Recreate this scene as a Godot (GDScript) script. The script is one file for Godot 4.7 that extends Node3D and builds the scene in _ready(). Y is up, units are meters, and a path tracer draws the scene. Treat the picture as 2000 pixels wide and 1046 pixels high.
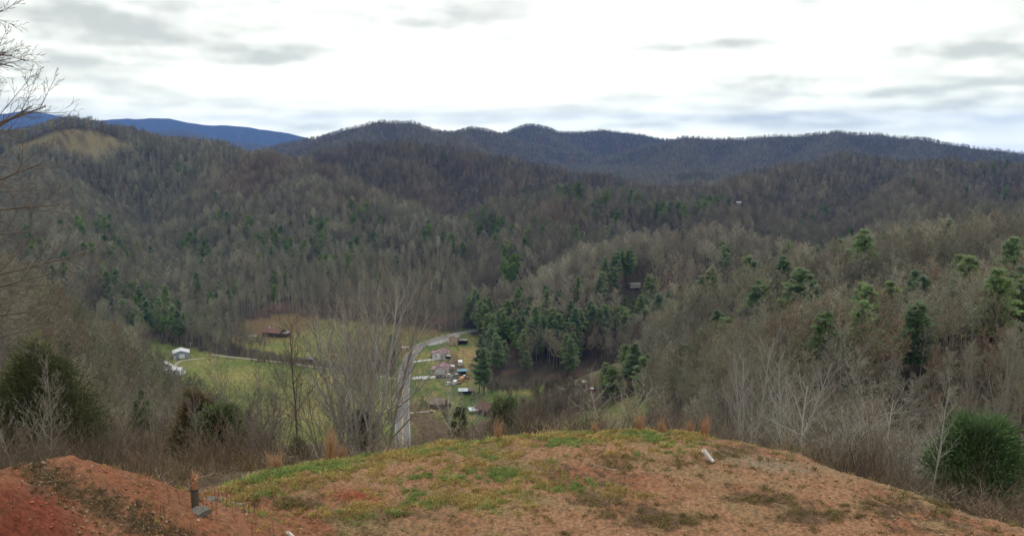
extends Node3D
# A hilltop of red clay above a wooded winter valley. Eye level is y = 0; the valley floor lies 130 m below.

const F := 1732.0            # focal length in pixels of the 2000 px wide photograph
const PITCH := 8.0
const FLOOR_Y := -130.0
const ROAD_LIFT := 0.14

var rng := RandomNumberGenerator.new()
var used := {}
var mats := {}
var ridges := []
var noise_a := FastNoiseLite.new()
var noise_b := FastNoiseLite.new()
var noise_c := FastNoiseLite.new()

# ---------------------------------------------------------------- naming
func numbered(called: String) -> String:
	var n: int = used.get(called, 0)
	used[called] = n + 1
	return called if n == 0 else "%s_%03d" % [called, n]

func tag(o: Node, label := "", category := "", group := "", kind := ""):
	if label: o.set_meta("label", label)
	if category: o.set_meta("category", category)
	if group: o.set_meta("group", group)
	if kind: o.set_meta("kind", kind)
	return o

func thing(called: String, label: String, category: String, at := Vector3.ZERO, turn := 0.0, group := "") -> Node3D:
	var o := Node3D.new()
	o.name = numbered(called)
	add_child(o, true)
	o.position = at
	o.rotation.y = turn
	tag(o, label, category, group)
	return o

func part(parent: Node, called: String, m: Mesh, mat: Material, at := Vector3.ZERO, turn := Vector3.ZERO) -> MeshInstance3D:
	var o := MeshInstance3D.new()
	o.name = called
	o.mesh = m
	o.material_override = mat
	o.position = at
	o.rotation = turn
	parent.add_child(o, true)
	return o

func single(called: String, m: Mesh, mat: Material, label := "", category := "", group := "", kind := "") -> MeshInstance3D:
	var o := MeshInstance3D.new()
	o.name = numbered(called)
	o.mesh = m
	o.material_override = mat
	add_child(o, true)
	tag(o, label, category, group, kind)
	return o

# ---------------------------------------------------------------- mesh building
class MB:
	var v := PackedVector3Array()
	var n := PackedVector3Array()
	var c := PackedColorArray()
	var i := PackedInt32Array()
	func tri(a: Vector3, b: Vector3, d: Vector3) -> void:
		var k := v.size()
		v.push_back(a); v.push_back(b); v.push_back(d)
		i.push_back(k); i.push_back(k + 1); i.push_back(k + 2)
	func quad(a: Vector3, b: Vector3, d: Vector3, e: Vector3) -> void:
		# corners counter-clockwise as seen from the front
		var k := v.size()
		v.push_back(a); v.push_back(b); v.push_back(d); v.push_back(e)
		i.push_back(k); i.push_back(k + 2); i.push_back(k + 1)
		i.push_back(k); i.push_back(k + 3); i.push_back(k + 2)
	func box(lo: Vector3, hi: Vector3) -> void:
		var a := Vector3(lo.x, lo.y, lo.z); var b := Vector3(hi.x, lo.y, lo.z); var d := Vector3(hi.x, lo.y, hi.z); var e := Vector3(lo.x, lo.y, hi.z)
		var u := Vector3(0, hi.y - lo.y, 0)
		quad(e, d, d + u, e + u); quad(b, a, a + u, b + u); quad(d, b, b + u, d + u); quad(a, e, e + u, a + u)
		quad(e + u, d + u, b + u, a + u); quad(a, b, d, e)
	func tube(p: PackedVector3Array, r: PackedFloat32Array, sides: int) -> void:
		var k := v.size()
		var m := p.size()
		var side := Vector3.RIGHT
		for s in m:
			var t := (p[mini(s + 1, m - 1)] - p[maxi(s - 1, 0)]).normalized()
			side = (side - t * side.dot(t))
			if side.length_squared() < 1e-4: side = t.cross(Vector3(0.3, 0.2, 0.9))
			side = side.normalized()
			var up := t.cross(side)
			for q in sides:
				var a := TAU * q / sides
				v.push_back(p[s] + (side * cos(a) + up * sin(a)) * r[s])
		for s in m - 1:
			for q in sides:
				var a := k + s * sides + q
				var b := k + s * sides + (q + 1) % sides
				i.push_back(a); i.push_back(a + sides); i.push_back(b)
				i.push_back(b); i.push_back(a + sides); i.push_back(b + sides)
	func ribbon(a: Vector3, mid: Vector3, e: Vector3, w: float, s: Vector3) -> void:
		# thin bent sliver that tapers to its tip
		var k := v.size()
		v.push_back(a - s * w * 0.5); v.push_back(a + s * w * 0.5); v.push_back(mid - s * w * 0.4); v.push_back(mid + s * w * 0.4); v.push_back(e)
		i.push_back(k); i.push_back(k + 1); i.push_back(k + 2)
		i.push_back(k + 1); i.push_back(k + 3); i.push_back(k + 2)
		i.push_back(k + 2); i.push_back(k + 3); i.push_back(k + 4)
	func mesh() -> ArrayMesh:
		var m := ArrayMesh.new()
		if v.is_empty(): return m
		var a := []
		a.resize(Mesh.ARRAY_MAX)
		a[Mesh.ARRAY_VERTEX] = v
		if n.size() == v.size(): a[Mesh.ARRAY_NORMAL] = n
		if c.size() == v.size(): a[Mesh.ARRAY_COLOR] = c
		a[Mesh.ARRAY_INDEX] = i
		m.add_surface_from_arrays(Mesh.PRIMITIVE_TRIANGLES, a)
		return m

func lin(r: float, g: float, b: float) -> Color:
	return Color(r, g, b).linear_to_srgb()

func mat(called: String, r: float, g: float, b: float, rough := 0.9, vertex := false, back := 0.0, metal := 0.0) -> StandardMaterial3D:
	if mats.has(called): return mats[called]
	var m := StandardMaterial3D.new()
	m.resource_name = called
	m.albedo_color = lin(r, g, b)
	m.roughness = rough
	m.metallic = metal
	m.metallic_specular = 0.25
	m.vertex_color_use_as_albedo = vertex
	if back > 0.0:
		m.backlight_enabled = true
		m.backlight = Color(back, back, back)
	m.cull_mode = BaseMaterial3D.CULL_DISABLED
	mats[called] = m
	return m

# ---------------------------------------------------------------- camera geometry and terrain
func P(px: float, py: float, d: float) -> Vector3:
	var v := Vector3((px - 1000.0) / F, -(py - 523.0) / F, -1.0).rotated(Vector3.RIGHT, -deg_to_rad(PITCH))
	return v * (d / -v.z)

func px_of(p: Vector3) -> Vector2:
	var v := p.rotated(Vector3.RIGHT, deg_to_rad(PITCH))
	if v.z > -0.1: return Vector2(-9999, -9999)
	return Vector2(1000.0 + F * v.x / -v.z, 523.0 - F * v.y / -v.z)

func ridge(slope: float, w: float, trees: float, pts: Array) -> void:
	var r := {"s": slope, "w": w, "p": [], "top": -1e9, "lo": Vector2(1e9, 1e9), "hi": Vector2(-1e9, -1e9)}
	for k in pts:
		var q := P(k[0], k[1], k[2]) - Vector3(0, trees, 0)
		r.p.append(q)
		r.top = maxf(r.top, q.y)
		r.lo = Vector2(minf(r.lo.x, q.x), minf(r.lo.y, q.z))
		r.hi = Vector2(maxf(r.hi.x, q.x), maxf(r.hi.y, q.z))
	ridges.append(r)

func smax(a: float, b: float, k: float) -> float:
	var h := maxf(k - absf(a - b), 0.0) / k
	return maxf(a, b) + h * h * k * 0.25

func ridge_h(r: Dictionary, x: float, z: float) -> float:
	var best := -1e9
	var pts: Array = r.p
	var s: float = r.s
	var w: float = r.w
	for k in pts.size() - 1:
		var a: Vector3 = pts[k]
		var b: Vector3 = pts[k + 1]
		var ex := b.x - a.x
		var ez := b.z - a.z
		var t := clampf(((x - a.x) * ex + (z - a.z) * ez) / (ex * ex + ez * ez + 1e-6), 0.0, 1.0)
		var dx := x - a.x - ex * t
		var dz := z - a.z - ez * t
		var h := a.y + (b.y - a.y) * t - s * (sqrt(dx * dx + dz * dz + w * w) - w)
		if h > best: best = h
	return best

var edge_az := PackedFloat32Array()
var edge_r := PackedFloat32Array()
const PAD_Y := -7.0
func pad_edge(az: float) -> float:
	var m := edge_az.size()
	if az <= edge_az[0]: return edge_r[0]
	for k in m - 1:
		if az <= edge_az[k + 1]:
			var t := (az - edge_az[k]) / (edge_az[k + 1] - edge_az[k])
			return lerpf(edge_r[k], edge_r[k + 1], t)
	return edge_r[m - 1]

var mound := {}
func hill_h(x: float, z: float, r: float, az: float) -> float:
	var e := pad_edge(az)
	var fwd := smoothstep(2.0, 1.2, absf(az))
	var b := lerpf(-1.7, lerpf(-1.9, PAD_Y, fwd), smoothstep(2.4, 9.0, r))
	if r > 10.0: b += 0.05 * noise_b.get_noise_2d(x * 60.0, z * 60.0) + 0.12 * noise_a.get_noise_2d(x * 40.0, z * 40.0)
	var t := r - e
	var deg := rad_to_deg(az)
	var near := 0.45
	if deg < -10.0: near = lerpf(0.45, 0.29, clampf((-10.0 - deg) / 10.0, 0, 1))
	if deg > 8.0: near = lerpf(0.45, 0.42, clampf((deg - 8.0) / 10.0, 0, 1))
	var sp := (t + sqrt(t * t + 0.7)) * 0.5
	var drop := near * minf(sp, 45.0) + 0.43 * maxf(sp - 45.0, 0.0)
	var h := b - drop
	if r < 30.0:
		var mh := ridge_h(mound, x, z)
		mh += 0.13 * noise_a.get_noise_2d(x * 70.0 + 40.0, z * 70.0) + 0.05 * noise_b.get_noise_2d(x * 90.0, z * 90.0)
		h = smax(h, mh, 0.3)
	else:
		h += clampf((r - 30.0) / 60.0, 0.0, 1.0) * 2.5 * noise_a.get_noise_2d(x * 3.0, z * 3.0)
	return h

func height(x: float, z: float) -> float:
	var r := sqrt(x * x + z * z)
	var az := atan2(x, -z)
	var h := -1e9
	if r < 420.0: h = hill_h(x, z, r, az)
	if r < 70.0: return h
	var base := FLOOR_Y + 0.02 * clampf(r - 950.0, 0.0, 3500.0) - 0.07 * maxf(r - 4600.0, 0.0)
	var land := base
	for d in ridges:
		var ox := maxf(maxf(d.lo.x - x, x - d.hi.x), 0.0)
		var oz := maxf(maxf(d.lo.y - z, z - d.hi.y), 0.0)
		if d.top - d.s * (sqrt(ox * ox + oz * oz) - d.w) < land - 30.0: continue
		land = smax(land, ridge_h(d, x, z), 14.0)
	if r > 370.0 and r < 760.0:
		# the valley bottom is level under the road, the field and the house plots
		var q2 := Vector2(x, z)
		var off := minf(maxf(road_dist(x, z) - 7.0, 0.0), minf(poly_dist(q2, field_main), poly_dist(q2, field_homes)))
		land = lerpf(base + minf(land - base, 1.0) * 0.3, land, smoothstep(0.0, 50.0, off))
	var up := clampf((land - base - 4.0) / 40.0, 0.0, 1.0)
	if up > 0.0:
		var big := clampf(r / 3000.0, 0.25, 3.0)
		var q := noise_a.get_noise_2d(x * 0.35 / maxf(1.0, big), z * 0.35 / maxf(1.0, big))
		var g := 1.0 - 2.0 * absf(noise_c.get_noise_2d(x * 0.5 / maxf(1.0, big), z * 0.5 / maxf(1.0, big)))
		var calm := clampf(1.0 - (r - 1500.0) / 1700.0, 0.18, 1.0)
		land += up * calm * (q * 17.0 * big + g * 19.0 * big + 2.0 * noise_b.get_noise_2d(x, z))
	return smax(h, land, 10.0)

var rs := PackedFloat32Array()
var azs := PackedFloat32Array()
var grid := PackedFloat32Array()
var vis := PackedFloat32Array()      # lowest elevation slope that is still seen, per vertex
var n_az := 0

func col_of(az: float) -> float:
	var deg := rad_to_deg(az)
	if deg < -40.0: return (deg + 180.0) / 5.0
	if deg <= 40.0: return 28.0 + (deg + 40.0) / 0.2
	return 428.0 + (deg - 40.0) / 5.0

var row_ln := PackedFloat32Array()
func row_of(r: float) -> float:
	if r <= rs[0]: return 0.0
	var k := row_ln.bsearch(log(r))
	if k >= rs.size(): return rs.size() - 1.001
	if k < 1: return 0.0
	return k - 1 + (log(r) - row_ln[k - 1]) / (row_ln[k] - row_ln[k - 1])

func ground(x: float, z: float, from: PackedFloat32Array = grid) -> float:
	var c := col_of(atan2(x, -z))
	var q := row_of(sqrt(x * x + z * z))
	var c0 := mini(int(c), n_az - 2)
	var q0 := mini(int(q), rs.size() - 2)
	var fc := c - c0
	var fq := q - q0
	var k := q0 * n_az + c0
	return lerpf(lerpf(from[k], from[k + 1], fc), lerpf(from[k + n_az], from[k + n_az + 1], fc), fq)

func on_ground(x: float, z: float) -> Vector3:
	return Vector3(x, ground(x, z), z)

func at_depth(px: float, d: float) -> Vector3:
	# the ground below the sight line of a pixel column, at that depth (the columns are nearly vertical)
	var v := P(px, 700.0, d)
	return on_ground(v.x, v.z)

func hit(px: float, py: float, from := 60.0) -> Vector3:
	# where the sight line through a pixel meets the land
	var d := from
	var last := from
	while d < 12000.0:
		var p := P(px, py, d)
		if p.y < ground(p.x, p.z):
			var lo := last
			var hi := d
			for k in 12:
				var m := (lo + hi) * 0.5
				p = P(px, py, m)
				if p.y < ground(p.x, p.z): hi = m
				else: lo = m
			return on_ground(p.x, p.z)
		last = d
		d *= 1.015
	return Vector3.INF

func poly(a: Array) -> PackedVector2Array:
	var p := PackedVector2Array()
	for k in range(0, a.size(), 2): p.push_back(Vector2(a[k], a[k + 1]))
	return p

var field_main: PackedVector2Array
var field_cabin: PackedVector2Array
var field_homes: PackedVector2Array
var field_hay: PackedVector2Array
var pasture: PackedVector2Array
var knoll: PackedVector2Array
var road_line := PackedVector2Array()

func plan(a: Array) -> PackedVector2Array:
	# a field's corners seen on the photograph, laid out on the valley floor
	var p := PackedVector2Array()
	for k in range(0, a.size(), 2):
		var v := P(a[k], a[k + 1], 1.0)
		v *= FLOOR_Y / v.y
		p.push_back(Vector2(v.x, v.z))
	return p

func poly_dist(q: Vector2, p: PackedVector2Array) -> float:
	if Geometry2D.is_point_in_polygon(q, p): return 0.0
	var best := 1e9
	for k in p.size():
		best = minf(best, q.distance_squared_to(Geometry2D.get_closest_point_to_segment(q, p[k], p[(k + 1) % p.size()])))
	return sqrt(best)

func road_dist(x: float, z: float) -> float:
	var q := Vector2(x, z)
	var best := 1e9
	for k in road_line.size() - 1:
		best = minf(best, q.distance_squared_to(Geometry2D.get_closest_point_to_segment(q, road_line[k], road_line[k + 1])))
	return sqrt(best)

func open_land(p: Vector3, r: float) -> int:
	# 0 wooded, 1 field, 2 clearing by the cabin, 3 house plots, 4 hay slope, 5 hilltop pasture
	var q := Vector2(p.x, p.z)
	if r > 380.0 and r < 800.0:
		if Geometry2D.is_point_in_polygon(q, field_hay): return 4
		if Geometry2D.is_point_in_polygon(q, field_main): return 1
		if Geometry2D.is_point_in_polygon(q, field_cabin): return 2
		if Geometry2D.is_point_in_polygon(q, field_homes): return 3
		if road_dist(p.x, p.z) < 6.0: return 3
	elif r > 1100.0 and r < 1900.0 and p.x < -500.0:
		if Geometry2D.is_point_in_polygon(px_of(p), pasture): return 5
	return 0

func land_setup() -> void:
	noise_a.seed = 11; noise_a.frequency = 0.01; noise_a.fractal_octaves = 4
	noise_b.seed = 23; noise_b.frequency = 0.04; noise_b.fractal_octaves = 3
	noise_c.seed = 37; noise_c.frequency = 0.008; noise_c.fractal_octaves = 3
	for k in [[330, 985], [450, 950], [560, 915], [700, 885], [850, 862], [1000, 848], [1120, 841], [1250, 836], [1350, 842], [1450, 856], [1550, 880], [1700, 934], [1850, 985], [2000, 1030], [2150, 1070]]:
		var v := P(k[0], k[1] - 4, 1.0)
		v *= PAD_Y / v.y
		edge_az.push_back(atan2(v.x, -v.z))
		edge_r.push_back(Vector2(v.x, v.z).length())
	mound = {"s": 0.66, "w": 0.5, "p": []}
	for k in [[-260, 925, 11.0], [-100, 925, 11.6], [0, 924, 12.2], [50, 910, 12.6], [100, 904, 12.9], [160, 924, 13.2], [240, 984, 13.6], [320, 1034, 14.1], [420, 1064, 14.8], [520, 1082, 15.3], [600, 1096, 15.6]]:
		mound.p.append(P(k[0], k[1], k[2]))
	# near spurs
	ridge(0.9, 10, 16, [[-800, 250, 110], [-420, 340, 190], [-150, 455, 270], [-10, 545, 330], [90, 620, 385], [175, 700, 440]])
	ridge(0.42, 30, 14, [[2500, 300, 300], [2000, 430, 330], [1800, 490, 345], [1620, 552, 365], [1400, 630, 400], [1200, 702, 430], [1120, 752, 450]])
	ridge(0.4, 18, 10, [[2500, 500, 170], [2000, 640, 170], [1700, 735, 170], [1500, 800, 165]])
	# hillside left of the valley, with its spurs
	ridge(0.6, 25, 16, [[-300, 300, 1800], [0, 262, 1800], [200, 262, 1750], [330, 270, 1600], [430, 293, 1400], [520, 298, 1300], [600, 318, 1200], [700, 372, 1080], [780, 402, 1000], [850, 432, 925], [900, 480, 850], [945, 530, 780]])
	ridge(0.42, 60, 0, [[-160, 300, 1480], [-40, 285, 1500], [60, 270, 1520], [150, 252, 1540], [230, 272, 1520], [300, 300, 1480]])
	ridge(0.66, 22, 16, [[430, 297, 1390], [470, 400, 1020], [500, 480, 860], [490, 560, 740]])
	ridge(0.66, 22, 16, [[600, 325, 1180], [640, 430, 930], [690, 520, 800], [730, 590, 710]])
	ridge(0.66, 22, 16, [[40, 300, 1300], [80, 370, 1000], [110, 450, 780], [150, 520, 650]])
	# brown hill in the middle
	ridge(0.58, 30, 16, [[440, 330, 2100], [560, 322, 1950], [640, 300, 1800], [700, 284, 1700], [780, 275, 1650], [900, 290, 1600], [1000, 310, 1560], [1100, 325, 1540], [1200, 346, 1500], [1290, 362, 1460], [1350, 376, 1430]])
	ridge(0.62, 25, 16, [[780, 278, 1640], [800, 340, 1380], [840, 400, 1180]])
	ridge(0.62, 25, 16, [[1000, 313, 1550], [1010, 360, 1300]])
	ridge(0.62, 25, 16, [[640, 303, 1790], [690, 345, 1480]])
	# spurs to the right of the valley
	ridge(0.62, 22, 15, [[930, 416, 1000], [1000, 388, 1000], [1100, 376, 1010], [1200, 382, 1020], [1300, 385, 1050], [1400, 364, 1180], [1500, 345, 1300], [1600, 330, 1400]])
	ridge(0.66, 22, 16, [[1100, 380, 1000], [1060, 430, 860], [1030, 480, 750]])
	ridge(0.66, 22, 16, [[1300, 388, 1040], [1420, 410, 960], [1540, 430, 900], [1600, 450, 850]])
	ridge(0.66, 20, 15, [[1040, 520, 600], [1100, 500, 610], [1200, 482, 630], [1300, 466, 650], [1400, 456, 670], [1500, 468, 660], [1600, 500, 630]])
	ridge(0.66, 18, 18, [[1150, 497, 615], [1090, 590, 540], [1010, 680, 480]])
	ridge(0.66, 18, 18, [[1400, 460, 665], [1340, 560, 580], [1260, 650, 500]])
	ridge(0.62, 22, 15, [[1700, 500, 640], [1760, 448, 690], [1840, 416, 740], [1930, 402, 770], [2060, 388, 800], [2400, 370, 800]])
	ridge(0.55, 30, 16, [[1410, 356, 1600], [1490, 328, 1600], [1560, 313, 1620], [1640, 304, 1640], [1750, 310, 1560], [1850, 313, 1450], [2000, 320, 1350], [2300, 330, 1300]])
	ridge(0.6, 25, 16, [[1640, 306, 1630], [1600, 360, 1330], [1560, 405, 1130]])
	ridge(0.6, 25, 16, [[1850, 315, 1440], [1780, 360, 1130], [1740, 410, 940]])
	ridge(0.5, 30, 16, [[1290, 356, 2300], [1330, 336, 2300], [1375, 325, 2300], [1430, 346, 2300]])
	# the range behind
	ridge(0.5, 40, 16, [[470, 300, 3500], [540, 283, 3300], [580, 272, 3200], [640, 259, 3100], [690, 242, 3000], [740, 231, 3000], [800, 234, 2950], [850, 250, 2900], [890, 256, 3100], [930, 244, 3300], [970, 257, 3400], [1040, 275, 3500], [1150, 300, 3400]])
	ridge(0.55, 30, 16, [[740, 236, 3000], [700, 262, 2700], [640, 282, 2500]])
	ridge(0.55, 30, 16, [[800, 238, 2950], [850, 262, 2600], [900, 278, 2350]])
	ridge(0.5, 40, 16, [[880, 262, 4300], [1000, 254, 4250], [1040, 236, 4200], [1090, 254, 4200], [1130, 254, 4300], [1180, 249, 4300], [1230, 255, 4300], [1300, 264, 4300], [1400, 275, 4300]])
	ridge(0.55, 30, 16, [[1040, 242, 4200], [1110, 280, 3700], [1160, 305, 3300]])
	ridge(0.5, 40, 16, [[1180, 305, 3250], [1240, 286, 3350], [1290, 272, 3400], [1340, 262, 3400], [1400, 266, 3400], [1480, 262, 3400], [1560, 257, 3400], [1630, 251, 3400], [1700, 256, 3300], [1800, 263, 3200], [1900, 282, 3100], [2000, 293, 3000], [2300, 305, 2900]])
	for k in [[1340, 265, 3380, 1310, 325], [1480, 265, 3380, 1450, 318], [1630, 254, 3380, 1600, 300], [1800, 266, 3180, 1760, 305]]:
		ridge(0.55, 30, 16, [[k[0], k[1], k[2]], [k[3], k[4], 2750]])
	# the long blue mountain far away
	ridge(0.30, 150, 0, [[-900, 215, 11500], [-400, 205, 11500], [-100, 216, 11500], [0, 222, 11500], [60, 217, 11500], [120, 228, 11500], [200, 237, 11500], [250, 231, 11500], [320, 232, 11500], [400, 245, 11500], [470, 246, 11500], [540, 258, 11500], [580, 271, 11500], [640, 300, 11500]])
	ridge(0.30, 120, 0, [[-500, 250, 7500], [0, 256, 7500], [180, 266, 7500], [260, 258, 7500], [340, 255, 7500], [420, 274, 7500], [500, 282, 7500], [600, 300, 7500]])
	field_main = plan([285, 662, 345, 674, 440, 696, 520, 704, 640, 721, 790, 736, 782, 870, 560, 900, 420, 815, 350, 745, 300, 705])
	field_cabin = plan([455, 652, 480, 626, 560, 612, 640, 622, 760, 634, 850, 645, 870, 652, 810, 668, 790, 700, 640, 708, 500, 682, 450, 672])
	field_homes = plan([800, 665, 830, 655, 900, 648, 960, 662, 945, 690, 932, 735, 950, 762, 1000, 766, 1165, 742, 1180, 770, 1100, 850, 960, 880, 800, 900, 770, 900, 785, 720])
	field_hay = plan([885, 688, 946, 668, 948, 690, 936, 712, 908, 716])
	knoll = poly([1085, 842, 1150, 800, 1205, 775, 1262, 752, 1290, 790, 1230, 842])
	pasture = poly([10, 296, 50, 276, 100, 258, 152, 250, 205, 262, 264, 284, 236, 298, 180, 316, 150, 312, 100, 292, 50, 300])
	road_line = plan([788, 900, 786, 830, 786, 790, 788, 750, 794, 715, 804, 692, 822, 675, 850, 664, 880, 656, 910, 649, 960, 640])

func make_grid() -> void:
	var r := 1.5
	while r < 9.0:
		rs.push_back(r); r *= 1.07
	r = 9.0
	while r < 30.0:
		rs.push_back(r); r *= 1.008
	r = 30.0
	while r < 14500.0:
		rs.push_back(r); r *= 1.02
	for k in rs: row_ln.push_back(log(k))
	for k in 28: azs.push_back(deg_to_rad(-180.0 + 5.0 * k))
	for k in 401: azs.push_back(deg_to_rad(-40.0 + 0.2 * k))
	for k in range(1, 29): azs.push_back(deg_to_rad(40.0 + 5.0 * k))
	n_az = azs.size()
	grid.resize(rs.size() * n_az)
	vis.resize(rs.size() * n_az)
	var most := PackedFloat32Array()
	most.resize(n_az)
	most.fill(-9.0)
	for q in rs.size():
		for c in n_az:
			var h := height(rs[q] * sin(azs[c]), -rs[q] * cos(azs[c]))
			var k := q * n_az + c
			grid[k] = h
			vis[k] = most[c] * rs[q]          # height that a thing must pass to be seen from the hilltop
			if rs[q] > 12.0: most[c] = maxf(most[c], h / rs[q])

func mixc(a: Color, b: Color, t: float) -> Color:
	return a.lerp(b, clampf(t, 0.0, 1.0))

func land_color(p: Vector3, r: float, az: float) -> Color:
	var n1 := noise_b.get_noise_2d(p.x * 2.0, p.z * 2.0)
	var n2 := noise_a.get_noise_2d(p.x * 1.3 + 900.0, p.z * 1.3)
	if r < 60.0:
		var a := noise_b.get_noise_2d(p.x * 14.0, p.z * 14.0)
		var b := noise_a.get_noise_2d(p.x * 30.0 + 70.0, p.z * 30.0)
		var f := noise_b.get_noise_2d(p.x * 55.0, p.z * 55.0)
		var e := r - pad_edge(az)
		var tan_soil := Color(0.345, 0.192, 0.108)
		var red := Color(0.29, 0.115, 0.062)
		var brown := Color(0.135, 0.085, 0.05)
		var straw := Color(0.29, 0.205, 0.11)
		var g := noise_b.get_noise_2d(p.x * 95.0, p.z * 95.0)
		var col := mixc(tan_soil, red, 0.3 + b * 1.3 + g * 0.25)
		var deg := rad_to_deg(az)
		var mh := ridge_h(mound, p.x, p.z)
		var pq := px_of(p)
		if mh > p.y - 0.45 and deg < -12.0:
			# raw red clay low on the heap, weathered tan on its back, a band of weeds and leaves between
			var raw := smoothstep(940.0, 985.0, pq.y + 0.12 * (120.0 - pq.x)) * smoothstep(190.0, 90.0, pq.x - 0.6 * (pq.y - 985.0))
			col = mixc(Color(0.30, 0.145, 0.08), Color(0.26, 0.105, 0.055), 0.5 + a + g * 0.5)
			col = mixc(col, Color(0.205, 0.062, 0.036), raw)
			var band := weed_band(pq)
			col = mixc(col, Color(0.13, 0.09, 0.055), band * (0.65 + g) + f * 0.5)
		else:
			col = mixc(col, straw, 0.2 + a * 1.1 + b * 0.6 + g * 0.3)
			col = mixc(col, brown, smoothstep(0.05, 0.45, f * 0.5 + b * 0.7 + g * 0.35 - 0.08 + matted(pq) * 0.75))
			col = mixc(col, Color(0.22, 0.17, 0.08), 0.7 * smoothstep(-0.05, 0.6, grass_share(p, r, az) - 0.25 + a * 0.6 + g * 0.3))
			var dx := (pq.x - 1490.0 - 1.6 * (pq.y - 905.0)) / 75.0
			var dy := (pq.y - 905.0 - 0.12 * (pq.x - 1490.0)) / 14.0
			col = mixc(col, Color(0.26, 0.22, 0.15), exp(-dx * dx - dy * dy) * (0.75 + g))
			dx = (pq.x - 692.0) / 46.0
			dy = (pq.y - 967.0) / 9.0
			col = mixc(col, Color(0.27, 0.062, 0.032), exp(-dx * dx - dy * dy))
		col = mixc(col, Color(0.13, 0.092, 0.058), smoothstep(0.3, 2.5, e))
		return col
	var litter := mixc(Color(0.085, 0.068, 0.046), Color(0.06, 0.052, 0.037), 0.5 + n1)
	var kind := open_land(p, r)
	if kind == 0:
		var bare := smoothstep(0.25, 0.45, n2)
		litter = mixc(litter, Color(0.15, 0.088, 0.062), bare * 0.7)
		if r > 180.0 and r < 480.0 and Geometry2D.is_point_in_polygon(px_of(p), knoll): return mixc(Color(0.14, 0.17, 0.05), Color(0.27, 0.22, 0.09), 0.45 + n1)
		if r < 380.0 and absf(rad_to_deg(az) + 4.0) < 13.0: litter = mixc(litter, Color(0.16, 0.13, 0.07), 0.5 + n1)
		return litter
	var green := Color(0.14, 0.18, 0.045)
	var dry := Color(0.31, 0.26, 0.095)
	if kind == 1: return mixc(green, dry, 0.25 + n1 * 0.35 + n2 * 1.0)
	if kind == 2:
		var pq := px_of(p)
		var brownish := clampf((lerpf(676.0, 640.0, clampf((pq.x - 560.0) / 60.0, 0.0, 1.0)) - pq.y) / 22.0, 0.0, 1.0)
		if pq.x > 700.0: brownish = maxf(brownish, 0.75)
		return mixc(mixc(green, dry, 0.4 + n1), Color(0.15, 0.098, 0.052), brownish * 0.9 + n2 * 0.5)
	if kind == 3: return mixc(mixc(Color(0.105, 0.15, 0.042), dry, 0.3 + n1 * 1.2 + n2), Color(0.14, 0.1, 0.06), smoothstep(0.1, 0.5, n2))
	if kind == 4: return mixc(Color(0.30, 0.215, 0.095), dry, 0.3 + n1)
	return mixc(Color(0.20, 0.165, 0.078), Color(0.11, 0.085, 0.05), smoothstep(0.05, 0.35, n1 + n2 * 0.4))

func weed_band(q: Vector2) -> float:
	# the dead weeds that run down across the clay heap
	var d := (q.y - 955.0 - 0.42 * (q.x - 130.0)) / 26.0
	return exp(-d * d) * smoothstep(20.0, 90.0, q.x) * smoothstep(420.0, 330.0, q.x)

func matted(q: Vector2) -> float:
	# patches of flattened dead plants on the bare clay
	var s := 0.0
	for k in [[1310, 1015, 120, 16, 1.0], [1500, 975, 70, 14, 0.8], [1600, 1010, 110, 16, 0.8], [1250, 905, 150, 20, 0.6], [1420, 885, 50, 10, 0.8], [560, 985, 90, 14, 0.8], [1150, 975, 90, 14, 0.6], [760, 1010, 160, 14, 0.5], [1750, 990, 120, 20, 0.5]]:
		var dx: float = (q.x - k[0]) / k[2]
		var dy: float = (q.y - k[1]) / k[3]
		s = maxf(s, k[4] * exp(-dx * dx - dy * dy))
	return s

func grass_share(p: Vector3, r: float, az: float) -> float:
	# where turf has taken on the clay pad, from 0 to 1
	var q := px_of(p)
	var e := pad_edge(az) - r
	var g := 0.0
	g = maxf(g, 0.58 * (1.0 - smoothstep(0.5, 3.0, e)) * (1.0 - smoothstep(1330.0, 1420.0, q.x)))
	for k in [[930, 925, 190, 32, 0.75], [900, 975, 160, 26, 0.9], [640, 910, 130, 26, 0.8], [1120, 950, 120, 20, 0.6], [1210, 965, 70, 14, 0.75], [700, 1000, 200, 26, 0.55], [560, 930, 120, 25, 0.8], [1390, 1000, 60, 16, 0.3], [1250, 880, 160, 22, 0.4]]:
		var dx: float = (q.x - k[0]) / k[2]
		var dy: float = (q.y - k[1]) / k[3]
		g = maxf(g, k[4] * exp(-dx * dx - dy * dy))
	if q.x < 430.0: g *= 0.1
	return g

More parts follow.
